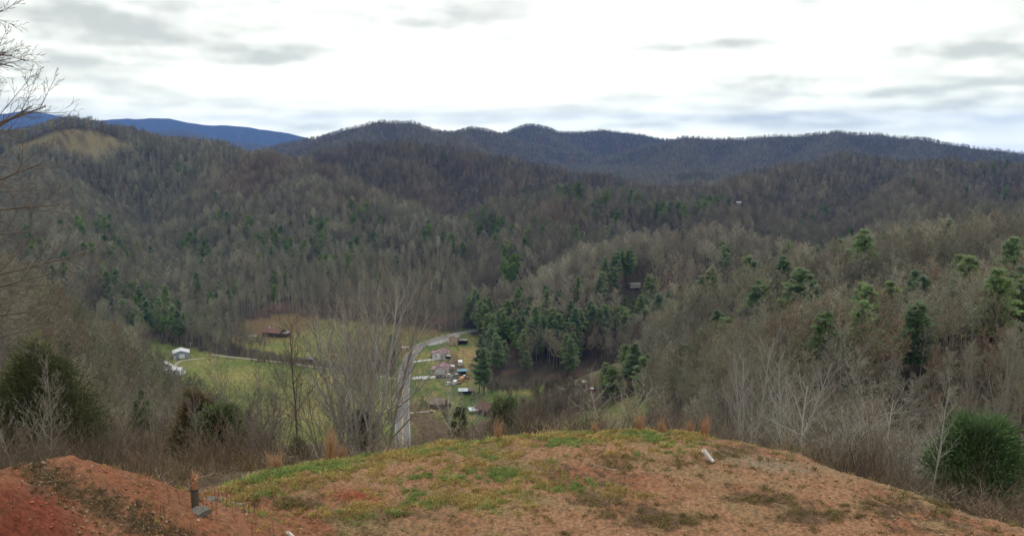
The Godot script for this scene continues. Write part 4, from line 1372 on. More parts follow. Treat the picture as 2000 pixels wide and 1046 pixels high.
# ---------------------------------------------------------------- buildings
func prism(m: MB, prof: Array, hw: float) -> void:
	# outline in (z, y), counter-clockwise seen from +x, drawn out to both sides in x
	var c := prof.size()
	for k in c:
		var a: Vector2 = prof[k]
		var b: Vector2 = prof[(k + 1) % c]
		m.quad(Vector3(hw, a.y, -a.x), Vector3(hw, b.y, -b.x), Vector3(-hw, b.y, -b.x), Vector3(-hw, a.y, -a.x))
	var pts := PackedVector2Array(prof)
	var t := Geometry2D.triangulate_polygon(pts)
	for k in range(0, t.size(), 3):
		var p := [prof[t[k]], prof[t[k + 1]], prof[t[k + 2]]]
		m.tri(Vector3(hw, p[0].y, -p[0].x), Vector3(hw, p[2].y, -p[2].x), Vector3(hw, p[1].y, -p[1].x))
		m.tri(Vector3(-hw, p[0].y, -p[0].x), Vector3(-hw, p[1].y, -p[1].x), Vector3(-hw, p[2].y, -p[2].x))

func cyl(r: float, h: float, sides := 10) -> CylinderMesh:
	var c := CylinderMesh.new()
	c.top_radius = r; c.bottom_radius = r; c.height = h; c.radial_segments = sides; c.rings = 1
	return c

func boxm(x: float, y: float, z: float) -> BoxMesh:
	var b := BoxMesh.new()
	b.size = Vector3(x, y, z)
	return b

# a gabled building: the gable ends face +z and -z (w wide, l long), base at the origin
func gabled(t: Node3D, w: float, l: float, h: float, rise: float, wall: Material, roof: Material, over := 0.35) -> void:
	var m := MB.new()
	m.box(Vector3(-w / 2, -1.2, -l / 2), Vector3(w / 2, h, l / 2))
	for s in [-1.0, 1.0]:
		var z: float = s * l / 2
		var a := Vector3(-w / 2, h, z); var b := Vector3(w / 2, h, z); var c := Vector3(0, h + rise, z)
		if s > 0: m.tri(a, c, b)
		else: m.tri(a, b, c)
	part(t, "wall", m.mesh(), wall)
	var k := rise / (w / 2)
	for s in [-1.0, 1.0]:
		var q := MB.new()
		var ex: float = s * (w / 2 + over)
		var ey := h - k * over
		var zz := l / 2 + over
		var th := 0.14
		var p := [Vector3(0, h + rise + 0.02, -zz), Vector3(0, h + rise + 0.02, zz), Vector3(ex, ey + 0.02, zz), Vector3(ex, ey + 0.02, -zz)]
		var u := Vector3(0, th, 0)
		if s > 0:
			q.quad(p[0] + u, p[1] + u, p[2] + u, p[3] + u); q.quad(p[3], p[2], p[1], p[0])
			q.quad(p[1], p[2], p[2] + u, p[1] + u); q.quad(p[2], p[3], p[3] + u, p[2] + u); q.quad(p[3], p[0], p[0] + u, p[3] + u)
		else:
			q.quad(p[3] + u, p[2] + u, p[1] + u, p[0] + u); q.quad(p[0], p[1], p[2], p[3])
			q.quad(p[2], p[1], p[1] + u, p[2] + u); q.quad(p[3], p[2], p[2] + u, p[3] + u); q.quad(p[0], p[3], p[3] + u, p[0] + u)
		part(t, "roof", q.mesh(), roof)

# an opening on a wall: side is "front" (+z), "left" (-x) or "right" (+x); u runs along the wall
func opening(t: Node3D, called: String, side: String, w: float, l: float, u: float, y: float, ow: float, oh: float, fill: Material, frame: Material) -> void:
	var at := Vector3(u, y, l / 2)
	var turn := 0.0
	if side == "right": at = Vector3(w / 2, y, u); turn = PI / 2
	if side == "left": at = Vector3(-w / 2, y, u); turn = -PI / 2
	var pane := part(t, called, boxm(ow, oh, 0.06), fill, at, Vector3(0, turn, 0))
	var f := MB.new()
	for s in [-1.0, 1.0]:
		f.box(Vector3(s * ow / 2 - 0.06, -oh / 2 - 0.06, -0.02), Vector3(s * ow / 2 + 0.06, oh / 2 + 0.06, 0.07))
		f.box(Vector3(-ow / 2 + 0.06, s * oh / 2 - 0.06, -0.02), Vector3(ow / 2 - 0.06, s * oh / 2 + 0.06, 0.068))
	part(pane, "frame", f.mesh(), frame)

func site(px: float, py: float) -> Vector3:
	return hit(px, py, 250.0)

func buildings() -> void:
	var white := mat("white boards", 0.72, 0.72, 0.72, 0.7)
	var bluegrey := mat("blue grey metal", 0.30, 0.33, 0.40, 0.5)
	var metal_white := mat("white metal roof", 0.78, 0.80, 0.83, 0.4)
	var pink := mat("pinkish roof", 0.42, 0.23, 0.275, 0.5)
	var brown_roof := mat("brown roof", 0.15, 0.085, 0.065, 0.8)
	var grey_roof := mat("weathered grey roof", 0.30, 0.28, 0.265, 0.8)
	var rust_tin := mat("rusty tin", 0.33, 0.25, 0.215, 0.7)
	var dark_wood := mat("dark boards", 0.10, 0.075, 0.06)
	var old_wood := mat("old boards", 0.20, 0.15, 0.11)
	var tan_wall := mat("tan siding", 0.50, 0.36, 0.235)
	var glass := mat("window glass", 0.03, 0.035, 0.04, 0.15)
	var trim := mat("white trim", 0.75, 0.75, 0.73)
	var door_m := mat("dark door", 0.10, 0.08, 0.07)
	for m in [metal_white, grey_roof, rust_tin, pink]:
		var nt := grain_texture(31, 0.02, 0.6)
		m.albedo_texture = nt
		m.uv1_triplanar = true; m.uv1_scale = Vector3(0.4, 0.03, 0.1)
	# metal barn in the field
	var t := thing("metal_barn", "blue-grey metal barn with white roof alone in the grassy field", "barn", site(353, 697), 0.35)
	gabled(t, 9.5, 9.0, 3.4, 1.5, bluegrey, metal_white)
	opening(t, "door", "front", 9.5, 9.0, 0.6, 1.5, 3.2, 2.8, trim, bluegrey)
	opening(t, "door", "front", 9.5, 9.0, -3.6, 1.05, 1.0, 2.1, trim, bluegrey)
	opening(t, "window", "left", 9.5, 9.0, 1.0, 1.8, 1.0, 0.9, glass, trim)
	# white farm buildings at the wood's edge
	t = thing("farm_shed", "long low white shed at the edge of the wood left of the field", "shed", site(341, 731), 1.45)
	gabled(t, 7.0, 9.5, 3.2, 1.0, white, metal_white)
	opening(t, "door", "right", 7.0, 9.5, -1.5, 1.3, 2.6, 2.4, door_m, trim)
	opening(t, "window", "right", 7.0, 9.5, 2.6, 1.7, 0.9, 0.9, glass, trim)
	t = thing("farmhouse", "white farmhouse half hidden by bare trees behind the long shed", "house", site(322, 728), 0.5)
	gabled(t, 8.0, 8.0, 4.2, 2.2, white, metal_white)
	opening(t, "window", "front", 8.0, 8.0, -2.0, 2.0, 0.9, 1.2, glass, trim)
	opening(t, "window", "front", 8.0, 8.0, 2.0, 2.0, 0.9, 1.2, glass, trim)
	opening(t, "door", "front", 8.0, 8.0, 0.0, 1.05, 1.0, 2.1, door_m, trim)
	# cabin above the hedge
	t = thing("cabin", "long dark cabin with brown roof below the tall bare trunks", "cabin", site(535, 655), 1.25)
	gabled(t, 8.0, 13.0, 2.9, 2.0, dark_wood, brown_roof, 0.6)
	opening(t, "window", "right", 8.0, 13.0, -3.0, 1.6, 1.4, 1.1, glass, trim)
	opening(t, "window", "right", 8.0, 13.0, 3.0, 1.6, 1.4, 1.1, glass, trim)
	opening(t, "door", "right", 8.0, 13.0, 0.2, 1.05, 1.0, 2.1, door_m, trim)
	part(t, "chimney", boxm(0.7, 2.6, 0.7), mat("pale chimney", 0.5, 0.47, 0.43), Vector3(-0.6, 5.4, -3.2))
	var wing := MB.new()
	wing.box(Vector3(-3.0, -1.0, 6.6), Vector3(3.0, 2.3, 11.2))
	part(t, "wing", wing.mesh(), dark_wood)
	var wr := MB.new()
	prism(wr, [Vector2(-11.5, 2.32), Vector2(-6.55, 2.32), Vector2(-6.55, 2.5), Vector2(-9.0, 3.5), Vector2(-11.5, 2.5)], 3.4)
	part(t, "wing_roof", wr.mesh(), grey_roof)
	# little shed between hedge and clearing
	t = thing("small_shed", "little shed with a pale roof at the hedge right of the field", "shed", site(609, 706), 1.2)
	gabled(t, 3.6, 4.8, 2.1, 1.0, dark_wood, grey_roof)
	opening(t, "door", "right", 3.6, 4.8, 0.0, 0.95, 1.0, 1.8, door_m, old_wood)
	# two-storey house at the bend
	t = thing("tan_house", "two-storey tan house beside the bend of the road", "house", site(887, 671), -0.15)
	gabled(t, 5.6, 8.0, 4.8, 1.3, tan_wall, grey_roof)
	for k in [-1.3, 1.3]:
		opening(t, "window", "front", 5.6, 8.0, k, 3.7, 0.8, 1.0, glass, trim)
	opening(t, "window", "front", 5.6, 8.0, -1.3, 1.5, 0.8, 1.0, glass, trim)
	opening(t, "door", "front", 5.6, 8.0, 0.9, 1.05, 0.95, 2.1, door_m, trim)
	t = thing("carport", "dark open carport with pale roof right of the tan house", "carport", site(904, 671), -0.1)
	part(t, "roof", boxm(6.0, 0.18, 5.5), grey_roof, Vector3(0, 2.7, 0))
	for k in [[-2.7, -2.4], [2.7, -2.4], [-2.7, 2.4], [2.7, 2.4]]: part(t, "post", boxm(0.16, 2.6, 0.16), dark_wood, Vector3(k[0], 1.3, k[1]))
	part(t, "back_wall", boxm(5.2, 2.4, 0.12), dark_wood, Vector3(0, 1.2, -2.6))
	# the two pink-roofed houses
	t = thing("pink_roof_house", "white house with pinkish roof, the one farther up the road", "house", site(861, 697), -0.25)
	gabled(t, 7.6, 10.0, 3.0, 1.6, white, pink, 0.5)
	opening(t, "window", "front", 7.6, 10.0, 2.0, 1.6, 0.9, 1.1, glass, trim)
	opening(t, "window", "front", 7.6, 10.0, -1.6, 1.6, 0.9, 1.1, glass, trim)
	var pr := MB.new()
	prism(pr, [Vector2(-1.5, 2.5), Vector2(4.2, 2.5), Vector2(4.2, 2.7), Vector2(-1.5, 2.7)], 1.5)
	part(t, "porch_roof", pr.mesh(), pink, Vector3(-5.4, 0, 0))
	for k in [-3.9, 1.2]: part(t, "porch_post", boxm(0.14, 2.5, 0.14), trim, Vector3(-6.7, 1.25, k))
	t = thing("pink_roof_house", "white house with pinkish roof, the one nearer above the wide gravel drive", "house", site(864, 727), -0.12)
	gabled(t, 7.2, 9.0, 3.0, 1.7, white, pink, 0.5)
	opening(t, "window", "front", 7.2, 9.0, 2.6, 1.8, 0.9, 1.2, glass, trim)
	var pb := MB.new()
	prism(pb, [Vector2(-4.0, 2.55), Vector2(4.0, 2.55), Vector2(4.0, 2.75), Vector2(-4.0, 2.75)], 1.3)
	part(t, "porch_roof", pb.mesh(), pink, Vector3(-4.9, 0, 0))
	for k in [-3.6, 3.6]: part(t, "porch_post", boxm(0.16, 2.55, 0.16), trim, Vector3(-6.0, 1.27, k))
	part(t, "porch_wall", boxm(2.2, 1.0, 0.12), white, Vector3(-4.8, 0.5, 3.7))
	opening(t, "door", "left", 7.2, 9.0, 1.0, 1.05, 1.0, 2.1, door_m, trim)
	t = thing("awning", "small pale metal awning right of the nearer pink-roofed house", "awning", site(882, 722), 0.1)
	part(t, "roof", boxm(3.4, 0.12, 4.5), metal_white, Vector3(0, 2.5, 0), Vector3(0, 0, -0.08))
	for k in [[-1.5, -2.0], [1.5, -2.0], [-1.5, 2.0], [1.5, 2.0]]: part(t, "post", boxm(0.1, 2.4, 0.1), trim, Vector3(k[0], 1.2, k[1]))
	# blue canopy
	t = thing("blue_canopy", "blue-roofed canopy among the parked vehicles", "canopy", site(902, 731), 0.15)
	var bc := MB.new()
	prism(bc, [Vector2(-2.2, 2.4), Vector2(2.2, 2.4), Vector2(2.2, 2.5), Vector2(0.0, 3.2), Vector2(-2.2, 2.5)], 2.8)
	part(t, "roof", bc.mesh(), mat("blue sheet", 0.13, 0.30, 0.45, 0.5))
	for k in [[-2.6, -2.0], [2.6, -2.0], [-2.6, 2.0], [2.6, 2.0]]: part(t, "post", boxm(0.1, 2.5, 0.1), dark_wood, Vector3(k[0], 1.2, k[1]))
	part(t, "back_wall", boxm(5.0, 2.2, 0.1), dark_wood, Vector3(0, 1.1, -2.1))
	# long open shed
	t = thing("open_shed", "long open shed with pale blue and rusty roof", "shed", site(911, 769), 0.1)
	part(t, "roof", boxm(5.0, 0.12, 3.6), mat("pale blue tin", 0.52, 0.60, 0.62, 0.5), Vector3(-1.8, 2.3, 0), Vector3(0.22, 0, 0))
	part(t, "rusty_roof", boxm(3.4, 0.12, 3.6), rust_tin, Vector3(2.5, 2.38, 0), Vector3(0.18, 0, 0))
	for k in [-4.1, -1.4, 1.4, 4.0]:
		part(t, "post", boxm(0.16, 2.0, 0.16), dark_wood, Vector3(k, 0.9, 1.5))
	part(t, "back_wall", boxm(8.2, 2.2, 0.12), dark_wood, Vector3(0, 1.1, -1.6))
	# weathered barn
	t = thing("old_barn", "weathered wooden barn with patched tin roof beside the road", "barn", site(855, 795), 1.5)
	gabled(t, 6.0, 7.0, 2.6, 2.0, old_wood, rust_tin, 0.5)
	opening(t, "door", "right", 6.0, 7.0, 0.4, 1.1, 1.6, 2.0, door_m, old_wood)
	var lt := MB.new()
	prism(lt, [Vector2(-3.6, 0.0), Vector2(3.4, 0.0), Vector2(3.4, 2.0), Vector2(-3.6, 2.0)], 1.2)
	part(t, "lean_to", lt.mesh(), old_wood, Vector3(4.25, 0, 0))
	part(t, "lean_to_roof", boxm(3.0, 0.1, 7.8), rust_tin, Vector3(4.5, 2.25, 0), Vector3(0, 0, -0.32))
	part(t, "side_shed", boxm(2.2, 2.0, 2.6), dark_wood, Vector3(1.5, 0.9, 4.8))
	part(t, "side_shed_roof", boxm(2.8, 0.1, 3.0), rust_tin, Vector3(1.5, 2.02, 4.9), Vector3(-0.25, 0, 0))
	# brown-roofed house at the lower drive
	t = thing("brown_roof_house", "house with steep brown roof partly behind the green bush", "house", site(950, 806), 0.75)
	gabled(t, 6.2, 8.5, 2.7, 2.5, dark_wood, brown_roof, 0.6)
	opening(t, "window", "front", 6.2, 8.5, 0.0, 1.5, 1.0, 1.2, glass, trim)
	opening(t, "door", "left", 6.2, 8.5, 0.0, 1.05, 1.0, 2.1, door_m, trim)
	part(t, "chimney", boxm(0.6, 1.6, 0.6), mat("brick chimney", 0.22, 0.1, 0.075), Vector3(0.9, 5.2, -2.6))
	t = thing("metal_canopy", "low silver-grey metal canopy left of the brown-roofed house", "canopy", site(926, 806), 0.3)
	part(t, "roof", boxm(5.2, 0.1, 4.6), mat("silver tin", 0.50, 0.53, 0.57, 0.4), Vector3(0, 2.1, 0), Vector3(0.12, 0, 0.03))
	for k in [[-2.4, -2.1], [2.4, -2.1], [-2.4, 2.1], [2.4, 2.1]]: part(t, "post", boxm(0.12, 2.1, 0.12), dark_wood, Vector3(k[0], 0.95, k[1]))
	# sheds along the creek
	t = thing("small_shed", "small dark shed with white roof at the right end of the creek strip", "shed", site(1104, 768), 0.5)
	gabled(t, 2.0, 2.6, 1.5, 0.5, dark_wood, grey_roof)
	t = thing("camper", "white camper among the trees beyond the creek strip", "camper", site(1141, 754), 0.4)
	part(t, "body", boxm(1.8, 1.7, 3.0), white, Vector3(0, 1.3, 0))
	part(t, "window", boxm(1.2, 0.7, 0.05), glass, Vector3(0, 1.5, 1.53))
	for k in [-0.85, 0.85]: part(t, "wheel", cyl(0.33, 0.2), mat("tyre", 0.025, 0.025, 0.025), Vector3(k, 0.33, 0), Vector3(0, 0, PI / 2))
	# homes in the woods
	for k in [[1240, 562, "pale mobile home among trees on the spur right of the valley", 10.0, 0.2], [1443, 399, "white-roofed house far up the slope right of centre", 8.0, 0.0], [1137, 460, "little white house above the orange road cut", 7.0, 0.3]]:
		t = thing("mobile_home", k[2], "house", hit(k[0], k[1], 400.0) + Vector3(0, 1.0, 0), k[4] + PI / 2)
		t.scale = Vector3.ONE * 0.72
		gabled(t, 4.2, k[3], 2.6, 0.8, mat("pale siding", 0.30, 0.29, 0.27), grey_roof if k[0] < 1300 else metal_white)
		for u in [-0.3, 0.0, 0.3]: opening(t, "window", "right", 4.2, k[3], u * k[3], 1.5, 1.1, 0.9, glass, trim)

# ---------------------------------------------------------------- vehicles and yard things
func vehicle(called: String, label: String, category: String, px: float, py: float, turn: float, prof: Array, cab: Array, hw: float, wheels: Array, paint: Material, cabm: Material, group := "") -> Node3D:
	var t := thing(called, label, category, site(px, py) + Vector3(0, 0.05, 0), turn, group)
	var b := MB.new()
	prism(b, prof, hw)
	part(t, "body", b.mesh(), paint)
	if cab.size():
		var g := MB.new()
		prism(g, cab, hw * 0.9)
		part(t, "windows", g.mesh(), mat("car glass", 0.025, 0.03, 0.035, 0.12))
		var lo := 1e9; var hi := -1e9; var top := -1e9
		for k in cab: top = maxf(top, k.y)
		for k in cab:
			if k.y > top - 0.05:
				lo = minf(lo, k.x); hi = maxf(hi, k.x)
		part(t, "roof", boxm(hw * 1.84, 0.07, hi - lo + 0.15), cabm, Vector3(0, top + 0.03, -(lo + hi) / 2))
	for z in wheels:
		for s in [-1.0, 1.0]:
			var w := part(t, "wheel", cyl(0.34, 0.24), mat("tyre", 0.025, 0.025, 0.025), Vector3(s * (hw - 0.1), 0.34, -z), Vector3(0, 0, PI / 2))
			part(w, "rim", cyl(0.19, 0.26), mat("rim", 0.4, 0.4, 0.4, 0.4))
	var front: float = -1e9
	for k in prof: front = maxf(front, k.x)
	for s in [-1.0, 1.0]: part(t, "headlight", boxm(0.3, 0.18, 0.08), mat("lamp glass", 0.6, 0.6, 0.58, 0.2), Vector3(s * hw * 0.7, 0.72, -front))
	part(t, "bumper", boxm(hw * 1.9, 0.2, 0.12), mat("bumper", 0.2, 0.2, 0.2, 0.5), Vector3(0, 0.45, -front - 0.03))
	return t

func yard() -> void:
	var white := mat("white paint", 0.72, 0.72, 0.72, 0.35)
	var dark := mat("dark paint", 0.035, 0.042, 0.06, 0.3)
	var silver := mat("silver paint", 0.38, 0.42, 0.46, 0.35)
	var maroon := mat("maroon paint", 0.16, 0.08, 0.07, 0.4)
	var tan_paint := mat("tan orange paint", 0.50, 0.29, 0.13, 0.5)
	var car := [Vector2(-2.2, 0.35), Vector2(2.2, 0.35), Vector2(2.25, 0.7), Vector2(1.3, 0.92), Vector2(-2.1, 0.95), Vector2(-2.25, 0.7)]
	var car_cab := [Vector2(-1.9, 0.94), Vector2(1.2, 0.92), Vector2(0.5, 1.42), Vector2(-1.2, 1.42)]
	var suv := [Vector2(-2.3, 0.4), Vector2(2.3, 0.4), Vector2(2.35, 0.95), Vector2(1.3, 1.08), Vector2(-2.3, 1.1)]
	var suv_cab := [Vector2(-2.25, 1.09), Vector2(1.2, 1.07), Vector2(0.6, 1.72), Vector2(-2.1, 1.72)]
	var pickup := [Vector2(-2.7, 0.45), Vector2(2.6, 0.45), Vector2(2.65, 1.0), Vector2(1.3, 1.12), Vector2(-0.6, 1.12), Vector2(-0.6, 0.75), Vector2(-2.55, 0.75), Vector2(-2.55, 1.1), Vector2(-2.7, 1.1)]
	var pickup_cab := [Vector2(-0.6, 1.1), Vector2(1.2, 1.1), Vector2(0.6, 1.75), Vector2(-0.5, 1.75)]
	var van := [Vector2(-2.7, 0.4), Vector2(2.5, 0.4), Vector2(2.55, 1.0), Vector2(1.7, 1.3), Vector2(1.2, 2.15), Vector2(-2.65, 2.2)]
	vehicle("suv", "dark suv with white roof beside the farther pink-roofed house", "car", 873, 700, PI / 2, suv, suv_cab, 0.9, [-1.4, 1.4], dark, white)
	vehicle("pickup_truck", "dark pickup at the end of the wide gravel drive", "pickup truck", 860, 738, PI / 2, pickup, pickup_cab, 0.95, [-1.6, 1.7], dark, dark)
	vehicle("car", "white car parked right of the dark pickup below the nearer house", "car", 876, 735, 0.9, car, car_cab, 0.88, [-1.3, 1.3], white, white)
	vehicle("suv", "silver suv under the edge of the blue canopy", "car", 891, 735, 0.3, suv, suv_cab, 0.9, [-1.4, 1.4], silver, silver)
	vehicle("pickup_truck", "maroon pickup with a white cap right of the blue canopy", "pickup truck", 907, 739, PI / 2 - 0.2, pickup, pickup_cab, 0.95, [-1.6, 1.7], maroon, white)
	vehicle("car", "white car parked left of the white trailer on the grass", "car", 876, 751, -0.35, car, car_cab, 0.88, [-1.3, 1.3], white, white)
	vehicle("van", "white van with pale roof standing on the grass left of the tan truck", "van", 889, 750, -0.25, van, [], 0.95, [-1.7, 1.6], white, white)
	vehicle("car", "white car parked at the left of the brown-roofed house", "car", 937, 795, 1.2, car, car_cab, 0.88, [-1.3, 1.3], white, white)
	vehicle("car", "red car half hidden at the right end of the creek", "car", 1156, 765, 1.0, car, car_cab, 0.88, [-1.3, 1.3], mat("red paint", 0.3, 0.06, 0.05, 0.4), white)
	# tan truck with a box bed
	var t := vehicle("tan_truck", "tan orange truck standing below the blue canopy", "truck", 900, 747, 2.8, [Vector2(-3.2, 0.5), Vector2(3.0, 0.5), Vector2(3.05, 1.2), Vector2(2.4, 1.4), Vector2(-3.2, 1.0)], [Vector2(0.9, 1.2), Vector2(2.4, 1.35), Vector2(2.0, 2.1), Vector2(0.9, 2.1)], 1.0, [-2.0, 2.0], tan_paint, tan_paint)
	part(t, "cargo_box", boxm(2.1, 1.6, 3.6), tan_paint, Vector3(0, 1.9, 1.4))
	# white box trailer
	t = thing("box_trailer", "white box trailer on the grass above the blue canopy", "trailer", site(899, 714), 0.1)
	var bx := MB.new()
	prism(bx, [Vector2(-2.6, 0.6), Vector2(2.5, 0.6), Vector2(2.7, 1.0), Vector2(2.7, 2.7), Vector2(2.4, 3.0), Vector2(-2.4, 3.0), Vector2(-2.6, 2.7)], 1.2)
	part(t, "body", bx.mesh(), white)
	part(t, "door", boxm(1.8, 1.9, 0.05), mat("trailer door", 0.6, 0.6, 0.6), Vector3(0, 1.75, 2.65))
	for s in [-1.0, 1.0]: part(t, "wheel", cyl(0.36, 0.22), mat("tyre", 0.025, 0.025, 0.025), Vector3(s * 1.15, 0.36, 0.2), Vector3(0, 0, PI / 2))
	part(t, "hitch", boxm(0.12, 0.12, 1.6), mat("steel", 0.2, 0.2, 0.2, 0.5, false, 0.0, 0.6), Vector3(0, 0.55, -3.3))
	# round white tank
	t = thing("gas_tank", "small round white tank on the grass below the gravel drive", "tank", site(829, 743), 0.3)
	var cap := CapsuleMesh.new()
	cap.radius = 0.6; cap.height = 2.2; cap.radial_segments = 16
	part(t, "tank", cap, white, Vector3(0, 0.85, 0), Vector3(0, 0, PI / 2))
	for s in [-0.6, 0.6]: part(t, "foot", boxm(0.15, 0.4, 0.8), dark, Vector3(s, 0.15, 0))
	part(t, "lid", cyl(0.16, 0.25), white, Vector3(0, 1.52, 0))
	t = thing("blue_tarp", "bright blue tarp over a heap between the vehicles", "tarp", site(881, 741))
	var tarp := MB.new()
	var tp := []
	for k in 9: tp.append(Vector3(cos(k * TAU / 9) * (1.3 + 0.2 * sin(k * 2.3)), 0.0, sin(k * TAU / 9) * (1.0 + 0.15 * cos(k * 1.7))))
	for k in 9:
		var a: Vector3 = tp[k]; var b: Vector3 = tp[(k + 1) % 9]
		var a2 := a * 0.6 + Vector3(0, 0.75 + 0.1 * sin(k * 3.0), 0); var b2 := b * 0.6 + Vector3(0, 0.75 + 0.1 * sin(((k + 1) % 9) * 3.0), 0)
		tarp.quad(b, a, a2, b2)
		tarp.tri(a2, b2, Vector3(0, 1.0, 0))
	part(t, "sheet", tarp.mesh(), mat("blue tarp", 0.06, 0.14, 0.42, 0.5))
	t = thing("picnic_table", "dark picnic table on the grass above the lower houses", "table", site(924, 781), 0.2)
	part(t, "tabletop", boxm(2.4, 0.08, 0.9), mat("table boards", 0.09, 0.07, 0.055), Vector3(0, 0.75, 0))
	for s in [-0.75, 0.75]: part(t, "bench", boxm(2.4, 0.06, 0.3), mat("table boards", 0.09, 0.07, 0.055), Vector3(0, 0.45, s))
	for s in [-0.9, 0.9]: part(t, "leg", boxm(0.1, 0.72, 1.5), mat("table boards", 0.09, 0.07, 0.055), Vector3(s, 0.36, 0))
	t = thing("hay_bale", "small tan hay bale on the grass below the weathered barn", "hay bale", site(842, 805), 0.5)
	part(t, "bale", cyl(0.75, 1.3, 16), mat("hay", 0.45, 0.33, 0.19), Vector3(0, 0.7, 0), Vector3(0, 0, PI / 2))
	part(t, "twine", cyl(0.765, 0.08, 16), mat("twine", 0.35, 0.25, 0.14), Vector3(0.1, 0.7, 0), Vector3(0, 0, PI / 2))
	# poles
	var wood := mat("pole wood", 0.30, 0.27, 0.23)
	for k in [[441, 699, 7.2, "pale utility pole beside the farm track at the hedge"], [372, 689, 7.5, "utility pole right of the blue-grey barn"], [904, 703, 7.0, "thin utility pole behind the white box trailer"], [859, 652, 6.0, "utility pole above the bend of the road"], [267, 727, 6.5, "pale pole in the wood left of the farmhouse"], [878, 727, 7.0, "utility pole beside the small awning"]]:
		t = thing("utility_pole", k[3], "utility pole", site(k[0], k[1]), 0.4, "utility poles in the valley")
		part(t, "pole", cyl(0.15, k[2], 8), wood, Vector3(0, k[2] / 2 - 0.2, 0))
		part(t, "crossarm", boxm(1.8, 0.12, 0.12), wood, Vector3(0, k[2] - 0.9, 0.17))
		for s in [-0.8, 0.8]: part(t, "insulator", cyl(0.06, 0.2, 6), white, Vector3(s, k[2] - 0.74, 0.17))
		part(t, "transformer", cyl(0.2, 0.6, 8), silver, Vector3(0.3, k[2] - 1.6, 0.1))
	t = thing("marker_post", "little white post in the middle of the grassy field", "post", site(428, 728))
	part(t, "post", boxm(0.22, 1.5, 0.22), white, Vector3(0, 0.7, 0))
	part(t, "cap", boxm(0.3, 0.1, 0.3), white, Vector3(0, 1.5, 0))
	# white board fence below the cabin
	t = thing("board_fence", "low curved white board fence left of the cabin", "fence", Vector3.ZERO)
	var line := smooth_line(plan([464, 662, 475, 660, 488, 657, 503, 658]), 2.4)
	for k in line.size():
		var p := on_ground(line[k].x, line[k].y)
		part(t, "post", boxm(0.14, 1.3, 0.14), white, p + Vector3(0, 0.55, 0))
		if k + 1 < line.size():
			var q := on_ground(line[k + 1].x, line[k + 1].y)
			for y in [0.5, 1.0]:
				var b := MB.new()
				b.tube(PackedVector3Array([p + Vector3(0, y, 0.09), q + Vector3(0, y, 0.09)]), PackedFloat32Array([0.12, 0.12]), 4)
				part(t, "rail", b.mesh(), white)

